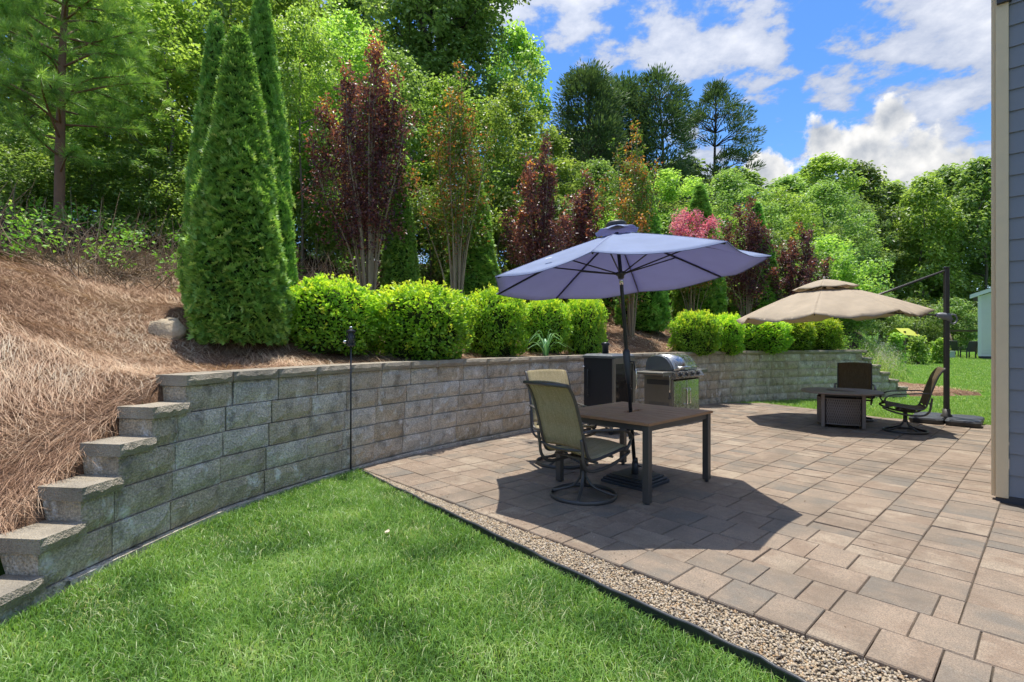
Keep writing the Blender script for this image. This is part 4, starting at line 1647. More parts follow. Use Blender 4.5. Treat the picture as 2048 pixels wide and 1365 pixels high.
M_ARBOR = foliage('arborvitae_spray', [(0, (.035, .075, .018)), (.4, (.08, .165, .035)), (.75, (.13, .235, .05)), (1, (.21, .28, .09))], .30, .5, 1.3, .12)
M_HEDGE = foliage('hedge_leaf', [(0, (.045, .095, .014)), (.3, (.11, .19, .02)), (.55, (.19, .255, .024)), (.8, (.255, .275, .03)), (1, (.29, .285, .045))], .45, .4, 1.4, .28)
M_PURPLE = foliage('purple_leaf', [(0, (.022, .012, .015)), (.5, (.055, .022, .028)), (.78, (.10, .038, .038)), (.92, (.20, .06, .03)), (1, (.34, .15, .03))], .35, .35, 1.8, .15, .5)
M_MIXED = foliage('bronze_green_leaf', [(0, (.03, .06, .012)), (.5, (.065, .115, .02)), (.68, (.10, .07, .025)), (.85, (.22, .07, .025)), (1, (.38, .16, .03))], .35, .4, 1.7, .15)
M_PINK = foliage('pink_blossom', [(0, (.32, .045, .11)), (.5, (.38, .085, .17)), (1, (.40, .17, .25))], .5, .6, 1.2, .05)
M_BLADE = foliage('blue_green_blade', [(0, (.05, .11, .05)), (.6, (.09, .18, .09)), (1, (.16, .27, .14))], .3, .4, 1.3, .05)
M_GRASS = foliage('grass_blade', [(0, (.022, .05, .011)), (.35, (.065, .125, .025)), (.7, (.12, .19, .045)), (.93, (.21, .255, .105)), (1, (.28, .265, .16))], .35, .38, 1.4, 0, .5)
M_WEED = foliage('weed_leaf', [(0, (.04, .09, .014)), (.5, (.08, .17, .025)), (.85, (.15, .24, .04)), (1, (.36, .32, .15))], .35, .5, 1.4, .1)
M_CORE = mat_ground('inner_shade_fill', [(.02, .035, .01), (.035, .055, .015), (.05, .07, .022)], 12)  # dark solid core added inside the leaves to block light and view
M_NEEDLE = foliage('dry_pine_needle', [(0, (.085, .042, .022)), (.3, (.21, .125, .075)), (.6, (.275, .195, .13)), (1, (.29, .245, .19))], .12, .6, 1.0, 0)
M_BRUSH = foliage('dry_stalk', [(0, (.055, .038, .024)), (.5, (.115, .083, .055)), (1, (.185, .145, .105))], .05, .8, 1.0, 0)


# ------------------------------------------------------------------ grass
def blades(rg, P, h, w, lean, rnd):
    n = len(P)
    a = rg.uniform(0, 2 * PI, n)
    S = np.stack([np.cos(a), np.sin(a), np.zeros(n)], 1)
    b = rg.uniform(0, 2 * PI, n)
    B = np.stack([np.cos(b), np.sin(b), np.zeros(n)], 1) * lean[:, None]
    up = np.array([0, 0, 1.])
    h = h[:, None]; w = w[:, None]
    m = P + up * h * .55 + B * h * .25
    tip = P + up * h * (1 - .25 * lean[:, None]) + B * h
    V = np.stack([P - S * w / 2, P + S * w / 2, m + S * w * .4, m - S * w * .4, tip], 1).reshape(-1, 3)
    i = np.arange(n)[:, None] * 5
    F = [i + np.array([[0, 1, 2, 3]]), i + np.array([[3, 2, 4]])]
    return V, F, np.repeat(rnd, 5)


def patch(X, Y, s=1.0):
    return .5 + .25 * np.sin(2.1 * s * X + 1.3 * np.sin(1.7 * s * Y)) + .25 * np.sin(2.7 * s * Y + 1.1 * np.sin(2.3 * s * X + 1))


def build_near_grass():
    rg = np.random.default_rng(31)
    n = 240000
    X = rg.uniform(-3.0, 1.9, n); Y = 1.55 + 4.4 * rg.random(n) ** 1.15
    l = X * LV[0] + Y * LV[1]; s = X * SV[0] + Y * SV[1]
    d, t = wall_dist(X, Y)
    k = (d < -.04) & (l < edge_l(s) - .016) & (np.abs(X) < Y * 1.06 + .1)
    X, Y, d = X[k], Y[k], d[k]
    Z = low_z(X, Y) - .004
    n = len(X)
    pt = patch(X, Y, 1.6)
    h = (.024 + .036 * rg.random(n) + .024 * pt) * np.where(d > -.12, 1.25, 1)
    rnd = np.clip(.14 + .5 * rg.random(n) + .38 * (patch(X + 3, Y - 1, 2.3) - .25) + .25 * (patch(X - 2, Y + 4, 5.1) - .5), 0, .94)
    dry = rg.random(n) < .05 + .22 * np.clip(patch(X, Y + 5, 2.4) - .72, 0, 1) * 3
    rnd[dry] = rg.uniform(.93, 1, dry.sum())
    V, F, r = blades(rg, np.stack([X, Y, Z], 1), h, rg.uniform(.0032, .0062, n), rg.uniform(.25, 1.25, n), rnd)
    tag(ob('grass', np_mesh('grass', V, F, M_GRASS, r)), 'thick green lawn grass in the foreground beside the wall', 'grass', kind='stuff')


def build_far_grass():
    rg = np.random.default_rng(32)
    n = 150000
    Y = 9.2 + 26 * rg.random(n) ** 1.5
    X = Y * rg.uniform(.42, 1.02, n)
    l = X * LV[0] + Y * LV[1]; s = X * SV[0] + Y * SV[1]
    d, t = wall_dist(X, Y)
    w = far_w(X, Y)
    front = (d < -.05) & ~in_patio(l, s, .03) & (l > 8)
    bank = (d > .2) & (w > .28) & ~((d < 2.1) & (t < STEP_R[5] + 2.7))
    k = front | bank
    X, Y, d, w, front, bank = X[k], Y[k], d[k], w[k], front[k], bank[k]
    Z = np.where(d > .17, hill_z(X, Y), low_z(X, Y)) - .005
    n = len(X)
    tall = bank & (w < .75) & (Y < 22)
    h = rg.uniform(.05, .085, n) * np.where(tall, rg.uniform(1, 3.2, n), 1)
    rnd = np.clip(.35 + .55 * rg.random(n), 0, .94)
    dry = rg.random(n) < np.where(tall, .25, .04)
    rnd[dry] = rg.uniform(.94, 1, dry.sum())
    V, F, r = blades(rg, np.stack([X, Y, Z], 1), h, rg.uniform(.006, .011, n) * (1 + (Y - 9) / 18), rg.uniform(.15, .8, n), rnd)
    tag(ob('far_grass', np_mesh('far_grass', V, F, M_GRASS, r)), 'bright green grass on the lawn and bank beyond the patio', 'grass', kind='stuff')


build_near_grass()
build_far_grass()


# ------------------------------------------------------------------ pine straw
def build_straw():
    rg = np.random.default_rng(41)
    n = 330000
    Y = 2.2 + 14.5 * rg.random(n) ** 1.6
    X = Y * rg.uniform(-1.1, 1.0, n)
    d, t = wall_dist(X, Y)
    w = far_w(X, Y)
    k = (d > .30) & (d < 4.8) & ((w < .30) | ((d < 2.5) & (t < STEP_R[5] + 2.9) & (t > STEP_R[0])))
    X, Y, d = X[k], Y[k], d[k]
    n = len(X)
    Z = hill_z(X, Y)
    swirl = 2.5 * np.sin(1.1 * X + .6 * Y) + 1.7 * np.sin(1.9 * Y - .8 * X) + rg.normal(0, .75, n)
    L = rg.uniform(.10, .22, n)
    D = np.stack([np.cos(swirl), np.sin(swirl)], 1)
    hz = hill_z(X + D[:, 0] * .1, Y + D[:, 1] * .1)
    gr = (hz - Z) / .1
    D3 = unit(np.stack([D[:, 0], D[:, 1], gr + rg.normal(.05, .16, n)], 1))
    pile = np.abs(rg.normal(0, .020, n)) + .05 * np.clip(patch(X, Y, 3.3) - .55, 0, 1)
    P = np.stack([X, Y, Z + pile], 1)
    S = unit(np.cross(D3, np.array([0, 0, 1.]))) * (rg.uniform(.0005, .0010, n) * (.6 + Y / 4.5))[:, None]
    up = np.array([0, 0, 1.])
    mid = P + D3 * (L * .5)[:, None] + up * (L * rg.uniform(-.02, .10, n))[:, None] + S * rg.normal(0, 2.5, n)[:, None]
    tip = P + D3 * L[:, None]
    V = np.stack([P - S, P + S, mid + S, mid - S, tip], 1).reshape(-1, 3)
    i = np.arange(n)[:, None] * 5
    F = [i + np.array([[0, 1, 2, 3]]), i + np.array([[3, 2, 4]])]
    rnd = np.clip(.12 + .55 * rg.random(n) + .45 * (patch(X, Y, 1.3) - .4) + .3 * (patch(X + 1, Y, 4.7) - .5), 0, 1)
    tag(ob('pine_straw', np_mesh('pine_straw', V, F, M_NEEDLE, np.repeat(rnd, 5))), 'reddish brown pine straw covering the slope behind the wall', 'pine straw', kind='stuff')


build_straw()


# ------------------------------------------------------------------ shrubs and trees
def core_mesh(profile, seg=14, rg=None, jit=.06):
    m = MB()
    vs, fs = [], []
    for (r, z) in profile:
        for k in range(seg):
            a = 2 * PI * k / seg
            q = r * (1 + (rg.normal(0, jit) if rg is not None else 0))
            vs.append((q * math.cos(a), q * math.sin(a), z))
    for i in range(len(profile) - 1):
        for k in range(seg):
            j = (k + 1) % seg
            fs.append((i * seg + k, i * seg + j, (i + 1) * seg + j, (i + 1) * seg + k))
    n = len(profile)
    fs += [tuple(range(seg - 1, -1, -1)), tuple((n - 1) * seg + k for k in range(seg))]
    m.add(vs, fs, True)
    return m.mesh('dark_filler_core', M_CORE)


def arbor_meshes(seed, n=15000):
    """conical evergreen, unit height 1 m and base radius about 0.155 (scaled on placing)"""
    rg = np.random.default_rng(seed)
    H = 4.0

    def R(z):
        f = z / H
        return .66 * (1 - f ** 1.25) ** .82 * (1 - .25 * np.exp(-f * 14)) + .012
    z = H * (1 - rg.random(n) ** .62) * .995
    a = rg.uniform(0, 2 * PI, n)
    lump = .06 * np.sin(3 * a + 2.2 * z) + .07 * np.sin(5 * a - 3.1 * z + 1) + .05 * np.sin(9 * a + 7 * z) + .05 * np.sin(13 * z + 4 * a) * np.sin(7 * a)
    rr = R(z) * (1 + lump) * (1.03 - .20 * rg.random(n) ** 1.4 + .10 * rg.random(n) * (rg.random(n) < .08))
    P = np.stack([rr * np.cos(a), rr * np.sin(a), z], 1)
    out = np.stack([np.cos(a), np.sin(a), np.zeros(n)], 1)
    up = np.array([0, 0, 1.])
    tang = np.stack([-np.sin(a), np.cos(a), np.zeros(n)], 1)
    D = unit(out * rg.uniform(.5, 1.0, n)[:, None] + up * rg.uniform(.05, .75, n)[:, None] + tang * rg.normal(0, .45, n)[:, None])
    N = unit(up * .8 + out * .45 + rand_dirs(rg, n) * .55)
    N = unit(N - D * np.sum(N * D, 1, keepdims=True))
    S = unit(np.cross(N, D))
    L = rg.uniform(.065, .135, n)[:, None]
    # three-fingered flat spray
    V = []
    for (d0, s0, w) in ((1.0, 0, .16), (.80, .38, .15), (.78, -.40, .15), (.55, .62, .13), (.52, -.6, .13)):
        tip = P + D * L * d0 + S * L * s0
        b = P + D * L * (.05 + .25 * (1 - d0))
        dd = unit(tip - b)
        sd = np.cross(N, dd)
        m = b + (tip - b) * .55
        V += [b, m + sd * L * w * .7, tip, m - sd * L * w * .7]
    V = np.stack(V, 1).reshape(-1, 3)
    i = np.arange(n * 5)[:, None] * 4
    F = i + np.array([[0, 1, 2, 3]])
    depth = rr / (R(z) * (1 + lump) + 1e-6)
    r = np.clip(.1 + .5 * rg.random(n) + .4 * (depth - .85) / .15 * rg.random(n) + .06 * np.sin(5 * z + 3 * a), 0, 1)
    low = z < .28
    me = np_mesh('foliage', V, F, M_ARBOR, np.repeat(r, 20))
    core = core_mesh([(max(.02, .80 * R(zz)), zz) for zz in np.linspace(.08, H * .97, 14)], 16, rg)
    tr = MB().tube([(0, 0, -.2), (0, 0, .5)], [.05, .045], 8).mesh('trunk', M_BARK)
    return me, core, tr


ARB = [arbor_meshes(1), arbor_meshes(2, 11000)]


def put_arbor(label, px, Y, top_py, width_px, var=0, rz=0, lean=(0, 0)):
    x, y, z = pix(px, Y)
    H = ztop(top_py, Y) - z
    sx = (width_px * Y / F_PX) / 1.28
    t = thing('arborvitae', (x, y, z), 0, label, 'evergreen', 'arborvitae along the slope', rot=(lean[0], lean[1], rz))
    t.scale = (sx, sx, H / 4.0)
    me, core, tr = ARB[var]
    ob('foliage', me, t); ob('dark_filler_core', core, t); ob('trunk', tr, t)


put_arbor('tall narrow arborvitae in front of its two companions on the left slope', 478, 6.25, 56, 168, 0, 0)
put_arbor('arborvitae at the left rear of the tight left trio', 432, 6.95, 26, 112, 1, 2.1)
put_arbor('tallest arborvitae at the right rear of the left trio, its tip leaving the frame', 524, 6.9, -24, 122, 0, 4.0)
put_arbor('arborvitae behind the large purple crape myrtle', 800, 10.6, 330, 74, 1, 1.0)
put_arbor('arborvitae behind the bronze-green crape myrtle', 945, 11.6, 330, 105, 0, 2.0)
put_arbor('arborvitae rising above the right side of the blue umbrella pole', 1285, 14.8, 330, 96, 1, 3.0)
put_arbor('arborvitae just behind the pink crape myrtle', 1400, 16.6, 368, 92, 0, 5.0)
put_arbor('arborvitae behind the purple crape myrtle above the tan canopy', 1512, 18.2, 405, 84, 1, .4)


# ---- clipped hedge shrubs
def hedge_meshes(seed, n=9500):
    rg = np.random.default_rng(seed)
    # rounded box, unit half-size 0.5, height 1
    d = rand_dirs(rg, n)
    e = {51: 2.8, 52: 3.8, 53: 3.3}[seed]
    k = (np.abs(d[:, 0]) ** e + np.abs(d[:, 1]) ** e + np.abs(d[:, 2]) ** e) ** (-1 / e)
    lump = 1 + .07 * np.sin(7 * d[:, 0] + seed) * np.sin(6 * d[:, 1] + 1) + .06 * np.sin(9 * d[:, 2] + 5 * d[:, 0] + seed) + .04 * np.sin(17 * d[:, 0] + 11 * d[:, 2]) + .03 * rg.normal(0, 1, n)
    dep = rg.random(n) ** 2.0
    P = d * (k * .5 * lump * (1 - .22 * dep))[:, None]
    P[:, 2] = P[:, 2] + .5
    P = P[P[:, 2] > .0]
    hole = np.sin(11 * P[:, 0] + seed) * np.sin(12 * P[:, 1] + 2 * seed) + np.sin(10 * P[:, 2] + 7 * P[:, 0] + seed)
    P = P[(hole > -1.05) | (rg.random(len(P)) < .35)]
    n = len(P)
    d = unit(P - np.array([0, 0, .45])); dep = dep[:n]
    D = unit(d * .55 + rand_dirs(rg, n) * .8 + np.array([0, 0, .45]))
    N = unit(d * .45 + rand_dirs(rg, n) * .65 + np.array([0, 0, .75]))
    L = rg.uniform(.042, .072, n)
    V, F = leaf_arrays(P, D, N, L, L * .55, .22)
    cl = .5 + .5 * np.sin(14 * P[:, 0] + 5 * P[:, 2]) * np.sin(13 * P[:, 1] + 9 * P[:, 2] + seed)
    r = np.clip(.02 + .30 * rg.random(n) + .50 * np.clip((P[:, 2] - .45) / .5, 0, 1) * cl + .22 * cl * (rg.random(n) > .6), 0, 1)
    # loose shoots standing out of the clipped outline
    ns = 70
    sd = unit(rand_dirs(rg, ns) + np.array([0, 0, .5]))
    ks = (np.abs(sd[:, 0]) ** e + np.abs(sd[:, 1]) ** e + np.abs(sd[:, 2]) ** e) ** (-1 / e)
    base = sd * (ks * .5)[:, None] + np.array([0, 0, .5])
    si = np.repeat(np.arange(ns), 14)
    m = len(si)
    hgt = rg.uniform(0, 1, m) * rg.uniform(.03, .12, ns)[si]
    Ps = base[si] + unit(sd * .5 + np.array([0, 0, 1.]))[si] * hgt[:, None] + rg.normal(0, .01, (m, 3))
    Ls = rg.uniform(.03, .05, m)
    V2, F2 = leaf_arrays(Ps, sd[si] * .4 + rand_dirs(rg, m) * .8 + np.array([0, 0, .5]), unit(rand_dirs(rg, m) * .7 + np.array([0, 0, .8])), Ls, Ls * .55, .22)
    r2 = np.clip(.5 + .5 * rg.random(m), 0, 1)
    V, F, rr = np.concatenate([V, V2]), np.concatenate([F, F2 + len(V)]), np.concatenate([np.repeat(r, 4), np.repeat(r2, 4)])
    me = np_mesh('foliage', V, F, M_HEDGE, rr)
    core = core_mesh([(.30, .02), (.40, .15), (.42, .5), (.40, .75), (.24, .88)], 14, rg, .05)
    st = MB()
    for q in range(4):
        a = q * 1.6 + .3
        limb(st, (0.05 * math.cos(a), .05 * math.sin(a), -.12), (.22 * math.cos(a), .22 * math.sin(a), .5), .018, .008, rg)
    return me, core, st.mesh('stems', M_BARK)


HED = [hedge_meshes(s) for s in (51, 52, 53)]


def put_hedge(label, x0, x1, top_py, Y, var, rz, base=None):
    x, y, z = pix((x0 + x1) / 2, Y)
    w = (x1 - x0) * Y / F_PX
    H = ztop(top_py, Y) - z + .03
    t = thing('hedge_shrub', (x, y, z - .03), rz, label, 'shrub', 'clipped shrubs along the wall')
    t.scale = (w * .95, w * .80, H)
    me, core, st = HED[var]
    ob('foliage', me, t); ob('dark_filler_core', core, t); ob('stems', st, t)


LH = [('clipped yellow-green shrub at the left end of the row, behind the torch', 572, 752, 566, 7.0, 0, .3),
      ('widest clipped shrub, second from the left of the row', 742, 945, 580, 7.75, 1, 1.2),
      ('clipped shrub third from the left, left of the strappy plant', 928, 1052, 585, 9.0, 2, 2.2),
      ('clipped shrub behind the strappy plant and under the blue canopy', 1040, 1140, 600, 9.9, 0, 3.3),
      ('rounded shrub at the right end of the left row, above the smoker', 1128, 1212, 600, 10.3, 1, 4.1)]
RH = [('clipped shrub above the grill, left end of the right row', 1346, 1436, 628, 12.6, 2, .2),
      ('narrow bright shrub second from the left in the right row', 1410, 1486, 634, 13.3, 1, 1.5),
      ('shrub third from the left in the right row, under the tan canopy tip', 1462, 1572, 641, 14.1, 1, 2.8),
      ('shrub fourth from the left in the right row, under the tan canopy', 1540, 1630, 641, 14.6, 2, 4.0),
      ('shrub at the far right end of the right row', 1598, 1674, 639, 15.0, 1, 5.2)]
for a in LH + RH: put_hedge(*a)


# ---- crape myrtles: many upright stems, plumes of leaves
def myrtle(label, px, Y, top_py, width_px, mat, seed, leaves=7500, name='crape_myrtle', flowers=None, stem_clear=.22, leaf=.068, nst=15):
    rg = np.random.default_rng(seed)
    x, y, z = pix(px, Y)
    H = ztop(top_py, Y) - z
    R = width_px * Y / F_PX / 2
    t = thing(name, (x, y, z), 0, label, 'crape myrtle', 'crape myrtles on the slope')
    st = MB()
    cen, rad, base = [], [], []
    for k in range(nst):
        a = 2 * PI * k / nst + rg.normal(0, .35)
        spread = R * rg.uniform(.2, 1.08)
        h = H * (1 - .38 * (spread / R) ** 2) * rg.uniform(.82, 1.0)
        if k == 0: h, spread = H * .99, R * .15
        p = [(.07 * math.cos(a), .07 * math.sin(a), -.15), (.35 * spread * math.cos(a), .35 * spread * math.sin(a), h * .35), (.8 * spread * math.cos(a), .8 * spread * math.sin(a), h * .7), (spread * math.cos(a + .1), spread * math.sin(a + .1), h * .97)]
        q = catmull(p, 7)
        st.tube(q, np.linspace(.017, .004, len(q)) * (H / 4.2), 5)
        tone = rg.random()
        for j in range(int(len(q) * stem_clear * 1.6), len(q)):
            f = j / (len(q) - 1)
            for _ in range(2):
                o = rg.normal(0, .5, 3) * (.42 * (1 - .75 * f)) * (H / 4.5)
                cen.append(q[j] + o); rad.append(rg.uniform(.10, .19) * (H / 4.5) * (1.15 - .4 * f)); base.append(np.clip(tone * .6 + rg.random() * .3 + .45 * max(0, (f - .72) / .28) * (rg.random() > .4), 0, 1.25))
        # side twigs
        for j in range(3):
            u = q[int(len(q) * rg.uniform(.4, .8))]
            e = u + rg.normal(0, .22, 3) * H / 4.5 + np.array([0, 0, .25])
            st.tube([u, e], [.006, .003], 4)
            cen.append(e); rad.append(.15 * H / 4.5); base.append(tone)
    st.build('stems', M_STEM, t)
    cen, rad, base = np.array(cen), np.array(rad), np.array(base)
    per = max(6, int(leaves * 1.45) // len(cen))
    V, F, r, P = leafy(rg, cen, rad, per, leaf * (Y / 10) ** .35, leaf * .55 * (Y / 10) ** .35, 1.25, .4, -.1, rnd_base=base)
    ob('foliage', np_mesh('foliage', V, F, mat, r), t)
    if flowers:
        fc, fr = [], []
        for k in range(flowers):
            a = rg.uniform(0, 2 * PI); u = rg.uniform(.2, 1.0)
            hh = H * (1 - .25 * u * u) * rg.uniform(.70, 1.06)
            c = np.array([R * u * math.cos(a), R * u * math.sin(a), hh])
            fc.append(c); fr.append(rg.uniform(.12, .20))
        fc, fr = np.array(fc), np.array(fr)
        V, F, r, P = leafy(rg, fc, fr, 80, .05, .045, 1.5, .5, 0)
        ob('flower_panicles', np_mesh('flower_panicles', V, F, M_PINK, r), t)
    return t


myrtle('large dark purple crape myrtle right of the arborvitae trio', 738, 10.0, 72, 235, M_PURPLE, 61, 11000, nst=20)
myrtle('bronze-green crape myrtle with orange-red tips beside the large purple one', 912, 10.7, 118, 165, M_MIXED, 62, 6500, stem_clear=.25, nst=13)
myrtle('dark purple crape myrtle left of the blue umbrella', 1080, 12.0, 258, 135, M_PURPLE, 63, 7500, nst=14)
myrtle('smaller purple crape myrtle just above the blue canopy', 1165, 13.0, 335, 105, M_PURPLE, 64, 4500, nst=10)
myrtle('bronze-green crape myrtle with red tips rising behind the blue canopy', 1262, 13.6, 240, 165, M_MIXED, 65, 7500, stem_clear=.2, nst=15)
myrtle('crape myrtle in pink flower above the right of the blue canopy', 1385, 15.6, 425, 120, M_MIXED, 66, 5000, flowers=78, stem_clear=.3, nst=12)
myrtle('purple crape myrtle between the pink one and the tan canopy', 1492, 16.6, 385, 105, M_PURPLE, 67, 5500, nst=12)
myrtle('purple crape myrtle behind the peak of the tan canopy', 1600, 17.6, 440, 125, M_PURPLE, 68, 5500, nst=13)


# ---- strappy plant on the wall
def build_blade_plant():
    rg = np.random.default_rng(71)
    x, y, z = pix(1092, 9.12)
    t = thing('strappy_plant', (x, y, z - .02), 0, 'blue-green strappy plant with arching blades at the wall top', 'plant')
    for k in range(24):
        a = rg.uniform(0, 2 * PI); L = rg.uniform(.35, .62); sp = rg.uniform(.15, .85)
        d = np.array([math.cos(a), math.sin(a), 0])
        pts = catmull([d * .03, d * (.10 * sp) + (0, 0, .45 * L), d * (.30 * sp) + (0, 0, L * (.95 - .3 * sp)), d * (.62 * sp) + (0, 0, L * (1.05 - .85 * sp))], 4)
        w = .018 * np.sin(np.linspace(.25 * PI, PI * .98, len(pts)))
        s = np.array([-d[1], d[0], 0])
        G = np.stack([pts - s * w[:, None], pts + np.array([0, 0, -.004]), pts + s * w[:, None]], 1)
        me = np_mesh('blade', G.reshape(-1, 3), np.array([(i * 3 + j, i * 3 + j + 1, i * 3 + 4 + j, i * 3 + 3 + j) for i in range(len(pts) - 1) for j in range(2)]), M_BLADE, np.full(len(pts) * 3, rg.random()), True)
        ob('blade', me, t)


build_blade_plant()


# ---- boulder
def build_boulder():
    rg = np.random.default_rng(81)
    x, y, z = ray_ground(338, 668)
    m = MB()
    vs, fs = [], []
    nu, nv = 14, 9
    for i in range(nv):
        for j in range(nu):
            th = PI * i / (nv - 1); ph = 2 * PI * j / nu
            r = 1 + .13 * math.sin(3 * ph + 2 * th) + .1 * math.sin(5 * th + ph) + rg.normal(0, .022)
            vs.append((.23 * r * math.sin(th) * math.cos(ph), .17 * r * math.sin(th) * math.sin(ph),   .15 * r * math.cos(th) + .06))
    for i in range(nv - 1):
        for j in range(nu):
            q = (j + 1) % nu
            fs.append((i * nu + j, (i + 1) * nu + j, (i + 1) * nu + q, i * nu + q))
    m.add(vs, fs, True)
    o = m.build('boulder', mat_ground('tan_rock', [(.36, .27, .17), (.52, .42, .29), (.64, .55, .42)], 9, 1.0, .03), None, (x, y, z - .05), (.1, .05, -.2))
    tag(o, 'pale tan boulder half sunk in the pine straw left of the arborvitae', 'boulder')


build_boulder()


# ------------------------------------------------------------------ woodland
def tree_meshes(seed, H, R, nclump, per, leaf, mat, crown0=.25, clump_r=.5, trunk_r=.09, nlimb=16, flat=.7, top=1.0, bark=None, droop=.25):
    rg = np.random.default_rng(seed)
    c = []
    while len(c) < nclump:
        f = rg.random()
        zz = crown0 + (1 - crown0) * f
        prof = (math.sin(PI * min(1, .16 + .84 * f) ** top) ** .7) * (1 + .18 * math.sin(7 * f + seed))
        a = rg.uniform(0, 2 * PI)
        rr = R * max(.12, prof) * (1 - .6 * rg.random() ** 2.2)
        rr *= 1 + .18 * math.sin(3 * a + seed) + .12 * math.sin(5 * a - 6 * f)
        c.append((rr * math.cos(a), rr * math.sin(a), H * zz))
    c = np.array(c)
    rad = rg.uniform(.6, 1.2, nclump) * clump_r
    V, F, r, P = leafy(rg, c, rad, per, leaf, leaf * .62, flat, .9, droop)
    crown = np_mesh('crown', V, F, mat, r)
    mb = MB()
    w = rg.normal(0, .03 * H, (5, 2)); w[0] = 0
    tp = catmull([(w[i][0] * i / 4, w[i][1] * i / 4, H * (.95 * i / 4) - .3 * (i == 0)) for i in range(5)], 5)
    mb.tube(tp, np.linspace(trunk_r, trunk_r * .15, len(tp)), 8)
    order = rg.permutation(nclump)[:nlimb]
    for i in order:
        h = max(.12 * H, c[i][2] - rg.uniform(.4, 1.0) * np.hypot(c[i][0], c[i][1]) * .8)
        k = int(np.argmin(np.abs(tp[:, 2] - h)))
        r0 = trunk_r * (1 - .85 * k / len(tp)) * .5
        limb(mb, tp[k], c[i], r0, r0 * .25, rg, .08, 4, 5)
    return crown, mb.mesh('trunk', bark or M_BARK)


TREES = {
    'm0': (tree_meshes(101, 7.0, 1.9, 110, 120, .125, M_MAPLE, .16, .52, .06), 7.0, 1.9),
    'm1': (tree_meshes(102, 7.0, 1.7, 100, 120, .115, M_MAPLE, .22, .48, .055), 7.0, 1.7),
    'm2': (tree_meshes(103, 6.5, 2.0, 115, 115, .13, M_WOODS, .10, .55, .06), 6.5, 2.0),
    'b0': (tree_meshes(104, 2.6, 1.3, 70, 110, .095, M_WOODS, .04, .36, .03, 14, .75), 2.6, 1.3),
    'b1': (tree_meshes(105, 2.8, 1.3, 70, 110, .10, M_MAPLE, .04, .36, .03, 14, .75), 2.8, 1.3),
    'f0': (tree_meshes(106, 20, 4.4, 190, 62, .46, M_WOODS, .10, 1.25, .22, 14, .75, 1.15), 20, 4.4),
    'f1': (tree_meshes(107, 20, 3.8, 170, 62, .42, M_WOODS, .06, 1.15, .2, 14, .8, 1.25), 20, 3.8),
    'f2': (tree_meshes(108, 20, 4.8, 200, 62, .46, M_MAPLE, .12, 1.3, .22, 14, .72, 1.05), 20, 4.8),
}
GROUPS = {'m': 'young broadleaf trees on the hillside', 'b': 'bushes at the wood edge', 'f': 'tall trees of the far wood'}


def put_tree(label, key, px, Y, top_py, width_px, rz, name=None, base_z=None, cat='tree'):
    (crown, trunk), H0, R0 = TREES[key]
    x, y, z = pix(px, Y)
    H = max(1.2, ztop(top_py, Y) - z)
    sw = width_px * Y / F_PX / (2 * R0)
    t = thing(name or ('bush' if key[0] == 'b' else 'broadleaf_tree'), (x, y, z - .05), rz, label, 'bush' if key[0] == 'b' else cat, GROUPS[key[0]])
    t.scale = (sw, sw, H / H0)
    ob('crown', crown, t); ob('trunk', trunk, t)
    return t


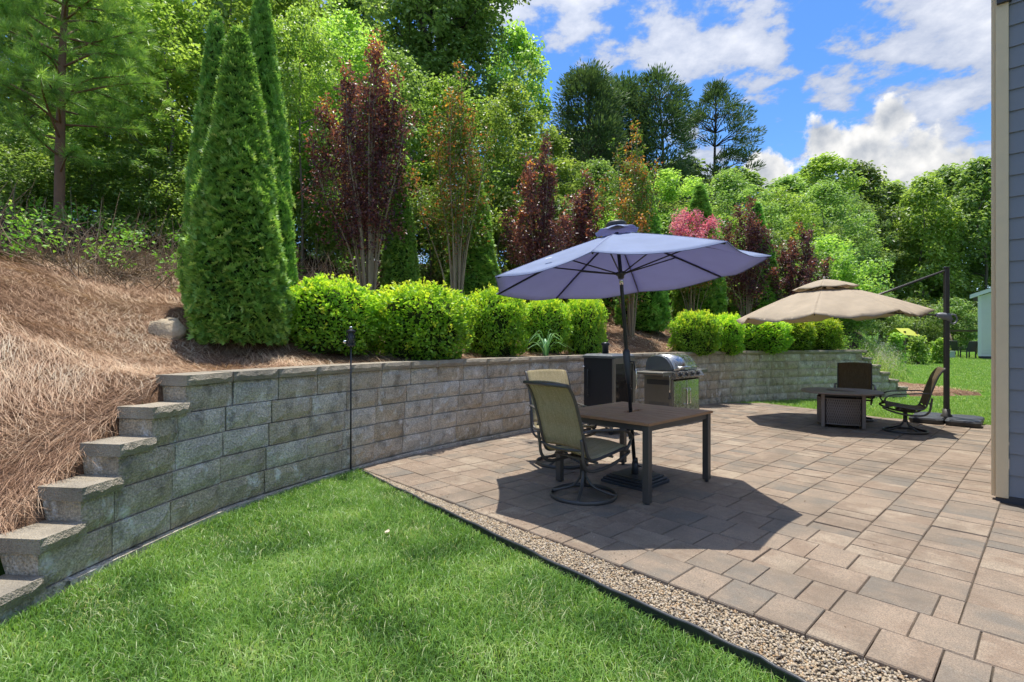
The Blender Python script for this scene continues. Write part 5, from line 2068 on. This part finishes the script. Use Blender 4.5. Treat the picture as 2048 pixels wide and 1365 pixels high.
WOOD = [
    # key, px, Y, top, width, label
    ('m2', 40, 13.0, -70, 360, 'leafy tree behind the pine at the left edge'),
    ('m0', 215, 14.0, -130, 340, 'bright leafy tree just right of the pine trunk'),
    ('m1', 335, 12.0, -30, 270, 'sunlit leafy tree left of the arborvitae trio'),
    ('m0', 450, 14.5, -150, 330, 'tall leafy tree hidden behind the arborvitae trio'),
    ('m1', 604, 11.6, 25, 180, 'slender pale-trunked sapling between the arborvitae trio and the purple crape myrtle'),
    ('m0', 570, 15.5, -40, 280, 'bright tree behind the slender pale-trunked sapling'),
    ('m1', 690, 14.0, 30, 230, 'bright tree behind the left half of the large purple crape myrtle'),
    ('m2', 790, 15.5, 120, 230, 'leafy tree behind the right half of the large purple crape myrtle'),
    ('m0', 905, 15.0, 170, 220, 'leafy tree behind the first bronze-green crape myrtle'),
    ('m1', 1020, 14.8, 175, 190, 'pale feathery tree left of the cedars'),
    ('m0', 1100, 17.0, 270, 190, 'leafy tree in front of the left cedar'),
    ('m2', 1195, 18.5, 330, 180, 'leafy tree below the cedars'),
    ('m1', 1330, 20.0, 345, 170, 'leafy tree right of the second bronze-green crape myrtle'),
    ('m2', 1455, 22.5, 350, 170, 'leafy tree below the tall lone pine'),
    ('m1', 1555, 24.5, 385, 170, 'bright leafy tree at the foot of the small cloud'),
    ('m2', 1645, 27.0, 372, 175, 'leafy tree above the peak of the tan canopy'),
    ('m2', 1708, 30.0, 405, 120, 'slim green tree at the front edge of the far wood'),
    ('b0', 20, 10.2, 250, 220, 'shady bush at the left edge under the pine'),
    ('b1', 175, 11.0, 270, 230, 'bush beside the pine trunk'),
    ('b0', 300, 10.6, 300, 220, 'dark bush below the sunlit tree left of the arborvitae'),
    ('b1', 395, 10.4, 330, 150, 'bush just left of the arborvitae trio'),
    ('b0', 610, 12.4, 330, 170, 'bush around the foot of the slender sapling'),
    ('b1', 690, 12.6, 350, 170, 'bush behind the stems of the large purple crape myrtle'),
    ('b0', 860, 13.2, 380, 190, 'dark bush between the two left crape myrtles'),
    ('b1', 1005, 13.4, 375, 170, 'bright bush left of the second purple crape myrtle'),
    ('b0', 1120, 15.4, 400, 180, 'bush behind the second purple crape myrtle'),
    ('b1', 1225, 17.0, 420, 180, 'bush behind the blue canopy peak'),
    ('b0', 1345, 18.6, 430, 170, 'bush left of the pink blossom'),
    ('b1', 1455, 19.4, 430, 150, 'bush right of the pink blossom'),
    ('b0', 1550, 20.0, 470, 170, 'bush left of the last purple crape myrtle'),
    ('b1', 1655, 21.5, 470, 160, 'bright bush right of the last purple crape myrtle'),
    ('b0', 1700, 21.5, 560, 120, 'low bush beyond the right end of the shrub row'),
    ('m2', -40, 17.5, 250, 330, 'low spreading woodland tree at the far left behind the pine'),
    ('m2', 150, 18.0, 270, 330, 'low spreading woodland tree behind the pine trunk'),
    ('m2', 360, 18.5, 300, 330, 'low spreading woodland tree behind the left bushes'),
    ('m2', 600, 18.0, 300, 300, 'low spreading woodland tree behind the slender sapling'),
    ('m2', 740, 18.5, 320, 280, 'low spreading woodland tree behind the large purple crape myrtle stems'),
    ('m2', 880, 19.0, 320, 280, 'low spreading woodland tree behind the first bronze-green myrtle stems'),
    ('m2', 1010, 19.5, 350, 260, 'low spreading woodland tree left of the blue canopy'),
    ('m2', 1140, 21.0, 380, 260, 'low spreading woodland tree behind the blue canopy'),
    ('m2', 1290, 24.0, 400, 240, 'low spreading woodland tree under the cedars'),
    ('m2', 1430, 27.0, 420, 220, 'low spreading woodland tree under the lone pine'),
    ('f0', 40, 27.0, -330, 420, 'tall tree deep behind the pine'),
    ('f1', 330, 29.0, -280, 380, 'tall tree deep behind the sunlit left tree'),
    ('f2', 560, 33.0, -60, 300, 'tall tree deep behind the slender sapling'),
    ('f0', 720, 30.0, -40, 260, 'tall tree deep behind the large purple crape myrtle'),
    ('f2', 1030, 27.0, 62, 165, 'rounded tree between the big forked tree and the cedars'),
    ('f1', 1180, 33.0, 260, 240, 'tree in the dark wood behind the cedars'),
    ('f0', 1350, 38.0, 330, 220, 'tree in the dark wood left of the lone pine'),
    ('f1', 1470, 42.0, 345, 200, 'tree in the dark wood right of the lone pine'),
    ('f0', 1575, 48.0, 360, 150, 'first tree of the far wood, left of its highest crown'),
    ('f2', 1650, 50.0, 318, 160, 'highest crown of the far wood below the big cloud'),
    ('f1', 1722, 52.0, 330, 130, 'far wood tree right of the highest crown'),
    ('f0', 1790, 56.0, 372, 150, 'lower far wood tree in the dip of the tree line'),
    ('f2', 1850, 50.0, 360, 140, 'far wood tree left of the cantilever mast'),
    ('f1', 1905, 54.0, 335, 140, 'far wood tree behind the cantilever mast'),
    ('f0', 1965, 50.0, 322, 150, 'far wood tree next to the house trim'),
    ('f2', 2040, 52.0, 315, 160, 'far wood tree behind the house corner'),
    ('f1', 1610, 62.0, 350, 200, 'rear far wood tree left of the big cloud'),
    ('f2', 1760, 66.0, 375, 200, 'rear far wood tree in the dip of the tree line'),
    ('f0', 1900, 64.0, 345, 220, 'rear far wood tree right of the big cloud'),
    ('b0', 1745, 42.0, 590, 110, 'edge bush of the far wood left of the playset'),
    ('b0', 1830, 44.0, 600, 110, 'edge bush of the far wood behind the playset'),
    ('b0', 1905, 44.0, 600, 110, 'edge bush of the far wood behind the garden chairs'),
    ('b0', 1985, 45.0, 590, 120, 'edge bush of the far wood beside the white house'),
]
for i, (k, px, Y, tp, w, lab) in enumerate(WOOD):
    put_tree(lab, k, px, Y, tp, w, (i * 1.7) % 6.28)


def build_big_tree():
    rg = np.random.default_rng(121)
    x, y, z = pix(872, 20.0)
    t = thing('forked_tree', (x, y, z), 0, 'big forked tree with dark trunk rising above the crape myrtles', 'tree')
    mb = MB()
    H = 13.5
    s = F_PX / 20.0
    main = catmull([(0, 0, -.3), (.05, 0, 3), (.12, 0, 6), (.15, .1, 8.5), (.3, .2, 10.5), (.2, .3, 13)], 5)
    mb.tube(main, np.linspace(.28, .06, len(main)), 9)
    cen = []
    for (h, ex, ey, ez) in ((6.0, -1.6, .4, 9.8), (6.5, 1.8, -.5, 10.0), (7.2, -2.6, -.3, 12.4), (7.8, 1.2, .8, 12.8), (8.0, 2.6, .2, 11.6), (5.0, 2.1, .8, 7.4), (5.2, -2.2, -.5, 7.2), (8.6, -1.2, .5, 13.6), (9, .6, -.8, 13.8), (4.6, -1.0, -1.2, 6.0), (4.8, 1.4, -1.3, 6.2)):
        k = int(np.argmin(np.abs(main[:, 2] - h)))
        q = limb(mb, main[k], (ex, ey, ez), .12, .03, rg, .1, 6, 6)
        for j in range(3, len(q)):
            for _ in range(3):
                e = q[j] + rg.normal(0, .75, 3)
                cen.append(e)
                if rg.random() < .5: mb.tube([q[j], e], [.025, .008], 4)
    mb.build('trunk', simple('dark_bark', (.075, .062, .05), .9, 0, .3, 6, .8, 14), t)
    cen = np.array(cen)
    V, F, r, P = leafy(rg, cen, rg.uniform(.4, .75, len(cen)), 120, .17, .12, .75, .9, .3)
    ob('crown', np_mesh('crown', V, F, M_WOODS, r), t)


build_big_tree()


def build_overhang():
    """leafy twig end of a bough reaching down from above the frame"""
    rg = np.random.default_rng(131)
    Y = 9.0
    x = (1085 - 1024) / F_PX * Y
    t = thing('leafy_bough', (x, Y, ztop(-60, Y)), 0, 'leafy twig hanging into the top of the sky', 'branch')
    mb = MB()
    q = limb(mb, (-1.4, .6, .9), (.1, 0, .1), .02, .006, rg)
    cen = [(.02, 0, -.35), (-.3, .05, -.40), (.30, 0, -.35), (.12, .05, -.25), (-.15, 0, -.2), (-.33, 0, -.52)]
    for c in cen: mb.tube([(.0, 0, .15), c], [.006, .003], 4)
    mb.build('twigs', M_BARK, t)
    V, F, r, P = leafy(rg, np.array(cen), np.full(len(cen), .12), 16, .075, .05, .7, .5, .5)
    ob('leaves', np_mesh('leaves', V, F, M_WOODS, r), t)


build_overhang()


# ---- cedars with feathery pointed sprays, and a tall lone pine
def feather_tree(label, px, Y, top_py, width_px, seed, name, mat, n=150, per=90, crown0=.12, leaf=.22, wid=.06, conic=.8, cat='cedar', trunk_r=.16, clr=.55, up=.6, gap=False):
    rg = np.random.default_rng(seed)
    x, y, z = pix(px, Y)
    H = ztop(top_py, Y) - z; R = width_px * Y / F_PX / 2
    t = thing(name, (x, y, z), 0, label, cat, 'evergreens on the skyline')
    mb = MB()
    tp = catmull([(0, 0, -.3), (rg.normal(0, .1), 0, H * .3), (rg.normal(0, .15), 0, H * .6), (0, 0, H * .97)], 6)
    mb.tube(tp, np.linspace(trunk_r, .03, len(tp)), 7)
    cen, D0 = [], []
    for i in range(n):
        f = crown0 + (1 - crown0) * rg.random() ** .8
        a = rg.uniform(0, 2 * PI)
        if gap:
            prof = math.sin(PI * min(1, (f - crown0) / (1 - crown0) * .85 + .2)) ** .6
        else:
            prof = (1 - f) ** conic + .10
        rr = R * min(1, prof * 1.25) * rg.uniform(.45, 1.0) * (1 + .2 * math.sin(3 * a + 9 * f))
        c = np.array([rr * math.cos(a), rr * math.sin(a), H * f + rr * (.35 if not gap else .2)])
        cen.append(c)
        if rg.random() < (.6 if not gap else 1):
            k = int(np.argmin(np.abs(tp[:, 2] - (H * f - rr * .1))))
            limb(mb, tp[k], c, .035, .008, rg, .06 if not gap else .16, 3, 4)
    mb.build('trunk', M_BARK if not gap else simple('dark_pine_bark', (.07, .055, .045), .9, 0, .3, 6), t)
    cen = np.array(cen)
    m = n * per
    ci = np.repeat(np.arange(n), per)
    d = rand_dirs(rg, m)
    off = d * (rg.random(m) ** .5 * clr * rg.uniform(.6, 1.2, n)[ci])[:, None]
    off[:, 2] *= .7 if not gap else .45
    P = cen[ci] + off
    outw = cen[ci] * np.array([1, 1, 0])
    D = unit(unit(outw) * .6 + d * .7 + np.array([0, 0, up]))
    N = unit(rand_dirs(rg, m) + np.array([0, 0, .6]))
    L = leaf * rg.uniform(.6, 1.3, m)
    V, F = leaf_arrays(P, D, N, L, wid * rg.uniform(.7, 1.3, m), .1)
    r = np.clip(rg.random(n)[ci] * .5 + rg.random(m) * .5, 0, 1)
    ob('crown', np_mesh('crown', V, F, mat, np.repeat(r, 4)), t)


feather_tree('left cedar of the dark trio on the skyline', 1172, 25.0, 148, 150, 141, 'cedar', M_CEDAR, 300, 80, conic=.45, clr=.7, crown0=.04)
feather_tree('middle cedar of the dark trio on the skyline', 1245, 28.0, 175, 140, 142, 'cedar', M_CEDAR, 260, 80, conic=.5, clr=.7, crown0=.04)
feather_tree('right cedar of the dark trio on the skyline', 1318, 26.5, 163, 130, 143, 'cedar', M_CEDAR, 210, 75, conic=.4, clr=.7, crown0=.05)
feather_tree('tall lone pine with a dark bare trunk against the sky', 1432, 31.0, 172, 150, 144, 'lone_pine', M_CEDAR, 95, 120, crown0=.33, leaf=.26, wid=.05, cat='pine', trunk_r=.2, clr=.62, gap=True)


# ---- young loblolly pine at left, needles in tufts
def build_pine():
    rg = np.random.default_rng(151)
    Y = 8.9
    x, y, z = pix(118, Y)
    t = thing('young_pine', (x, y, z), 0, 'young long-needled pine with reddish trunk at the left edge', 'pine')
    H = ztop(-190, Y) - z
    mb = MB()
    tp = catmull([(0, 0, -.3), (.02, 0, 1.5), (.06, 0, 3), (.1, .05, 4.6), (.12, .05, H)], 6)
    mb.tube(tp, np.linspace(.085, .02, len(tp)), 9)
    tufts, dirs = [], []
    for k in range(60):
        h = 1.0 + (H - 1.2) * (k / 59) ** .9
        a = k * 2.4 + rg.normal(0, .3)
        L = (1.75 * (1 - .45 * h / H)) * rg.uniform(.65, 1.1) * (.55 if h < 1.4 else 1)
        i = int(np.argmin(np.abs(tp[:, 2] - h)))
        e = tp[i] + np.array([L * math.cos(a), L * math.sin(a), L * rg.uniform(.05, .45)])
        q = limb(mb, tp[i], e, .022, .006, rg, .06, 6, 5)
        for j in range(5, len(q)):
            d = unit(q[min(j + 1, len(q) - 1)] - q[j - 1])
            tufts.append(q[j]); dirs.append(d + rg.normal(0, .2, 3))
            if h > 1.3:
                for _ in range(1 + (j % 2)):
                    o = q[j] + rg.normal(0, .22, 3) + np.array([0, 0, .08])
                    tufts.append(o); dirs.append(unit(o - q[j]) + d * .5 + np.array([0, 0, .5]))
    mb.build('trunk', M_BARKR, t)
    tufts = np.array(tufts); dirs = unit(np.array(dirs))
    per = 56
    n = len(tufts) * per
    ci = np.repeat(np.arange(len(tufts)), per)
    D = unit(dirs[ci] * rg.uniform(.35, 1.1, n)[:, None] + rand_dirs(rg, n) * .62)
    L = rg.uniform(.12, .23, n)
    P = tufts[ci] + dirs[ci] * rg.uniform(-.03, .06, n)[:, None]
    N = rand_dirs(rg, n)
    S = unit(np.cross(D, N)) * .0026
    mid = P + D * L[:, None] * .6
    tip = P + D * L[:, None] + np.array([0, 0, -.22]) * (L[:, None] ** 1.2) * .35
    V = np.stack([P - S, P + S, mid + S, mid - S, tip], 1).reshape(-1, 3)
    i = np.arange(n)[:, None] * 5
    r = np.clip(rg.random(len(tufts))[ci] * .75 + rg.random(n) * .3, 0, 1)
    ob('needles', np_mesh('needles', V, [i + np.array([[0, 1, 2, 3]]), i + np.array([[3, 2, 4]])], M_PINEN, np.repeat(r, 5)), t)


build_pine()


# ---- dead brush and weeds at the edge of the wood
def build_brush():
    rg = np.random.default_rng(161)
    n = 5200
    Y = rg.uniform(6.5, 15.5, n); X = Y * rg.uniform(-1.08, -.02, n)
    d, t = wall_dist(X, Y)
    k = (d > 3.7) & (d < 5.6)
    X, Y = X[k], Y[k]; n = len(X)
    Z = hill_z(X, Y)
    a = rg.uniform(0, 2 * PI, n); tilt = rg.uniform(.1, 1.5, n)
    D = np.stack([np.cos(a) * np.sin(tilt), np.sin(a) * np.sin(tilt), np.cos(tilt)], 1)
    L = rg.uniform(.35, 1.3, n) * np.where(tilt > 1.0, 1.2, .8)
    P = np.stack([X, Y, Z + .02], 1)
    r = rg.uniform(.003, .008, n)
    s1 = unit(np.cross(D, np.array([.3, .2, 1.]))); s2 = np.cross(D, s1)
    mid = P + D * (L * .55)[:, None] + rg.normal(0, .05, (n, 3)); tip = P + D * L[:, None] + rg.normal(0, .06, (n, 3))
    V = []
    for q, f in ((P, 1), (mid, .8), (tip, .35)):
        for b in range(3):
            an = 2 * PI * b / 3
            V.append(q + (s1 * math.cos(an) + s2 * math.sin(an)) * (r * f)[:, None])
    V = np.stack(V, 1).reshape(-1, 3)
    i = np.arange(n)[:, None] * 9
    F = np.concatenate([i + np.array([[o + b, o + (b + 1) % 3, o + 3 + (b + 1) % 3, o + 3 + b]]) for o in (0, 3) for b in range(3)])
    tag(ob('dead_brush', np_mesh('dead_brush', V, F, M_BRUSH, np.repeat(rg.random(n), 9))), 'tangle of dead brown stalks along the foot of the wood', 'brush', kind='stuff')
    # low leafy weeds through it
    n = 420
    Y = rg.uniform(6.5, 16, n); X = Y * rg.uniform(-1.08, .3, n)
    d, t = wall_dist(X, Y)
    k = (d > 4.0) & (d < 6.5)
    X, Y = X[k], Y[k]
    c = np.stack([X, Y, hill_z(X, Y) + rg.uniform(.05, .55, len(X))], 1)
    V, F, r, P = leafy(rg, c, rg.uniform(.15, .35, len(c)), 42, .07, .042, .8, .8, .1)
    tag(ob('undergrowth', np_mesh('undergrowth', V, F, M_WEED, r)), 'low green weeds growing through the dead brush', 'weeds', kind='stuff')


build_brush()


# ------------------------------------------------------------------ weeds on the bank and small planting on the far lawn
def build_bank_weeds():
    rg = np.random.default_rng(171)
    c = []
    for k in range(70):
        px = rg.uniform(1672, 1805); Y = rg.uniform(17.2, 22)
        x, y, z = pix(px, Y)
        c.append((x, y, z + rg.uniform(.05, .5) * np.clip((1800 - px) / 110, .25, 1)))
    c = np.array(c)
    V, F, r, P = leafy(rg, c, rg.uniform(.16, .36, len(c)), 60, .085, .03, 1.1, .5, -.3)
    tag(ob('bank_weeds', np_mesh('bank_weeds', V, F, M_WEED, r)), 'rough green weeds on the bank at the right end of the wall', 'weeds', kind='stuff')
    # pale feathery seed heads
    n = 300
    px = rg.normal(1772, 20, n); Y = rg.uniform(17, 21, n)
    X = (px - 1024) / F_PX * Y
    Z = hill_z(X, Y)
    P = np.stack([X, Y, Z], 1)
    h = rg.uniform(.35, .85, n)
    V, F, r = blades(rg, P, h, np.full(n, .012), rg.uniform(.1, .5, n), rg.uniform(.86, 1, n))
    m2 = 1700
    ci = rg.integers(0, n, m2)
    Pt = P[ci] + np.array([0, 0, 1.]) * (h[ci] * rg.uniform(.65, 1.0, m2))[:, None] + rg.normal(0, .05, (m2, 3))
    V2, F2 = leaf_arrays(Pt, rand_dirs(rg, m2) + np.array([0, 0, .6]), rand_dirs(rg, m2), .05, .016)
    SEED = foliage('pale_seed_head', [(0, (.22, .18, .14)), (.5, (.30, .27, .23)), (1, (.36, .34, .31))], .3, .7, 1.0, 0)
    tag(ob('seed_heads', np_mesh('seed_heads', V2, F2, SEED, rg.random(m2 * 4))), 'pale feathery seed heads above the bank weeds', 'wild grass', kind='stuff')
    tag(ob('tall_stalks', np_mesh('tall_stalks', V, F, M_WEED, r)), 'tall thin grass stalks above the bank weeds', 'wild grass', kind='stuff')


build_bank_weeds()


def small_shrub(label, px, Y, top_py, width_px, seed):
    (crown, trunk), H0, R0 = TREES['b1']
    x, y, z = pix(px, Y)
    H = ztop(top_py, Y) - z
    rg = np.random.default_rng(seed)
    t = thing('young_shrub', (x, y, z), 0, label, 'shrub', 'young shrubs on the far lawn')
    R = width_px * Y / F_PX / 2
    cen = []
    for k in range(34):
        f = rg.random(); a = rg.uniform(0, 2 * PI)
        rr = R * (1 - .55 * f) * rg.uniform(.3, .9)
        cen.append((rr * math.cos(a), rr * math.sin(a), .08 + H * .92 * f))
    cen = np.array(cen)
    V, F, r, P = leafy(rg, cen, np.full(len(cen), R * .42), 34, .16, .09, .9, .6, -.2)
    ob('foliage', np_mesh('foliage', V, F, M_MAPLE, r), t)
    mb = MB()
    for c in cen[:8]: mb.tube([(0, 0, -.1), tuple(c)], [.02, .006], 5)
    mb.build('stems', M_BARK, t)


small_shrub('young rounded shrub on the far lawn left of the cantilever mast', 1836, 27.0, 676, 40, 181)
small_shrub('young shrub on the far lawn just beside the cantilever mast', 1879, 27.5, 682, 32, 182)
small_shrub('leafy shrub among the seed heads beside the playset', 1793, 24.0, 670, 34, 183)


# ------------------------------------------------------------------ neighbour's garden
def garden_chair(label, px, Y, rz):
    x, y, z = pix(px, Y)
    t = thing('garden_chair', (x, y, z), rz, label, 'chair', 'dark chairs in the far garden')
    m = MB(); m.box((0, 0, .42), (.52, .54, .05)); m.build('seat', M_BLACK, t)
    m = MB(); m.box((-.30, 0, .72), (.05, .54, .62), Matrix.Rotation(-.3, 3, 'Y')); m.build('backrest', M_BLACK, t)
    for s in (-1, 1):
        m = MB(); m.box((-.02, s * .29, .62), (.58, .07, .035)); m.build('armrest', M_BLACK, t)
        for fx in (-.22, .22):
            m = MB(); m.box((fx, s * .27, .30), (.05, .05, .60)); m.build('leg', M_BLACK, t)


garden_chair('dark reclining garden chair left of the pair by the white house', 1908, 33.0, .6)
garden_chair('dark garden chair facing away, next to the white house', 1936, 31.5, 1.57)


def build_planter():
    x, y, z = pix(1899, 32.0)
    t = thing('garden_box', (x, y, z), 0, 'small pale box standing beside the dark reclining chair', 'box')
    M = simple('pale_green_plastic', (.42, .50, .46), .5)
    m = MB(); m.box((0, 0, .2), (.42, .36, .38), bev=.02); m.build('body', M, t)
    m = MB(); m.box((0, 0, .405), (.46, .40, .03), bev=.008); m.build('lid', M, t)


build_planter()


def build_neighbour():
    Y = 31.0
    x0 = (1957 - 1024) / F_PX * Y
    z = ground_z(x0, Y) - .02
    t = thing('white_house', (x0, Y, z), -.76, 'pale lap-sided house with white trim partly hidden by the near house corner', 'house')
    M = simple('pale_blue_siding', (.70, .69, .66), .65, 0, .05, 4)
    H = ztop(592, Y) - z
    W = 6.0
    m = MB(); m.box((W / 2 + .1, 4, H / 2), (W, 7.98, H - .02)); m.build('wall', M, t)
    zz, h, k = .18, .182, 0
    while zz < H - .05:
        m = MB()
        m.add([(.10, -.045, zz), (W, -.045, zz), (W, -.018, zz + h), (.10, -.018, zz + h), (.10, -.012, zz), (W, -.012, zz)], [(0, 1, 2, 3), (4, 5, 1, 0)])
        m.build('siding_board', M, t)
        zz += h
    m = MB(); m.box((.05, -.03, H / 2 + .08), (.16, .12, H - .2)); m.build('corner_trim', M_WHITE, t)
    m = MB(); m.box((W / 2, .03, .08), (W, .12, .2)); m.build('foundation', simple('dark_block', (.06, .06, .06), .8), t)
    # gable rake rising to the right
    m = MB()
    dx, dz = 6.0, 2.45
    m.add([(-.38, -.35, H - .16), (dx, -.35, H - .16 + dz), (dx, -.35, H + .06 + dz), (-.38, -.35, H + .06), (-.38, .05, H - .16), (dx, .05, H - .16 + dz), (dx, .05, H + .06 + dz), (-.38, .05, H + .06)],
          [(0, 1, 2, 3), (7, 6, 5, 4), (4, 5, 1, 0), (3, 2, 6, 7), (0, 3, 7, 4)])
    m.build('rake_board', M_WHITE, t)
    m = MB(); m.add([(-.40, -.38, H + .065), (dx, -.38, H + .065 + dz), (dx, 8, H + .065 + dz), (-.40, 8, H + .065)], [(0, 1, 2, 3), (3, 2, 1, 0)])
    m.v = [(a, b, c + .01) for a, b, c in m.v]
    m.build('roof', simple('grey_shingle', (.10, .10, .10), .9), t)
    m = MB(); m.add([(.1, -.02, H - .02), (dx, -.02, H - .02), (dx, -.02, H + dz - .1)], [(0, 1, 2)]); m.build('gable', M, t)


build_neighbour()


def build_playset():
    Y = 33.0
    x, y, z = pix(1808, Y)
    t = thing('playset', (x, y, z), .2, 'wooden playset with a yellow-green roof at the edge of the far wood', 'playset')
    s = Y / F_PX
    zt = ztop(657, Y) - z
    MW = simple('weathered_wood', (.16, .12, .085), .8, 0, .3, 6)
    for a in (-.45, .45):
        for b in (-.45, .45):
            m = MB(); m.box((a, b, zt * .45), (.09, .09, zt * .9)); m.build('post', MW, t)
    m = MB(); m.box((0, 0, zt * .42), (1.0, 1.0, .06)); m.build('deck', MW, t)
    m = MB()
    m.add([(-.75, -.65, zt - .42), (.65, -.65, zt - .52), (.35, 0, zt), (-.65, 0, zt), (.65, .65, zt - .52), (-.75, .65, zt - .42)], [(0, 1, 2, 3), (3, 2, 4, 5), (3, 2, 1, 0), (5, 4, 2, 3)])
    m.build('roof', simple('yellow_green_vinyl', (.50, .52, .06), .5), t)
    m = MB(); G = np.array([[(.5 + 1.3 * f, yy, zt * .42 * (1 - f) ** 1.2 + .12) for f in np.linspace(0, 1, 8)] for yy in (-.2, .2)]); m.grid(G, .03); m.build('slide', simple('blue_plastic', (.08, .16, .36), .4), t)
    t2 = thing('swing_frame', (*pix(1932, 36.0)[:2], pix(1932, 36.0)[2]), 0, 'weathered timber swing frame behind the dark garden chairs', 'swing frame')
    hz = ztop(662, 36.0) - t2.location.z
    m = MB(); m.box((0, 0, hz), (2.6, .14, .14)); m.build('beam', MW, t2)
    for a in (-1.2, 1.2):
        for b in (-1, 1):
            m = MB(); m.tube([(a, b * .55, 0), (a, b * .04, hz - .08)], .05, 6); m.build('leg', MW, t2)


build_playset()


# ------------------------------------------------------------------ small things
def dry_leaf(label, px, py, seed, size=.05):
    rg = np.random.default_rng(seed)
    x, y, z = ray_ground(px, py)
    G = np.zeros((4, 4, 3))
    for i in range(4):
        for j in range(4):
            u, v = i / 3 - .5, j / 3 - .5
            w = math.cos(PI * u * .95)
            G[i, j] = (u * size * 1.6, v * size * (w + .1), .05 + .35 * size * (u * u + v * v) * 2 + rg.normal(0, size * .04))
    o = MB().grid(G, .0008).build('dry_leaf', simple('pale_dry_leaf', (.55, .45, .33), .7, 0, .2, 60), None, (x, y, z), (rg.normal(0, .3), rg.normal(0, .3), rg.uniform(0, 6)))
    tag(o, label, 'dry leaf', 'dry leaves lying on the lawn')


dry_leaf('pale curled dry leaf on the lawn left of the gravel', 775, 1078, 1, .032)
dry_leaf('small pale dry leaf on the lawn near the edging at the bottom', 1343, 1262, 2, .026)


def step_twig():
    rg = np.random.default_rng(191)
    z = WTOP - 5 * ROW
    x, y, a = wall_at((STEP_L[5] + STEP_L[4]) / 2)
    t = thing('dry_twig', (x - .22, y + .02, z), 0, 'forked dry twig standing on the lowest step of the wall', 'twig')
    m = MB(); m.tube(catmull([(0, 0, 0), (.01, .02, .08), (.05, .03, .17)], 4), .004, 5); m.tube(catmull([(.008, .012, .06), (-.03, .0, .12), (-.04, .02, .19)], 4), .003, 5)
    m.build('stalk', M_TWIG, t)


step_twig()


def patio_debris():
    rg = np.random.default_rng(201)
    n = 900
    s = np.concatenate([rg.uniform(-5.6, -.4, 450), np.clip(rg.normal(-3.6, .8, 450), -5.5, -.5)])
    l = np.concatenate([rg.uniform(2.9, 11, 450), np.clip(rg.normal(3.6, .9, 450), 2.85, 9)])
    xy = l[:, None] * LV + s[:, None] * SV
    P = np.stack([xy[:, 0], xy[:, 1], zp(xy[:, 0], xy[:, 1]) + .003], 1)
    D = rand_dirs(rg, n) * np.array([1, 1, .15]); N = unit(rand_dirs(rg, n) * .4 + np.array([0, 0, 1.]))
    L = rg.uniform(.006, .022, n)
    V, F = leaf_arrays(P, D, N, L, L * rg.uniform(.3, .7, n))
    tag(ob('patio_debris', np_mesh('patio_debris', V, F, M_BRUSH, np.repeat(rg.random(n) * .5, 4))), 'small brown leaf bits scattered over the pavers', 'leaf litter', kind='stuff')


patio_debris()
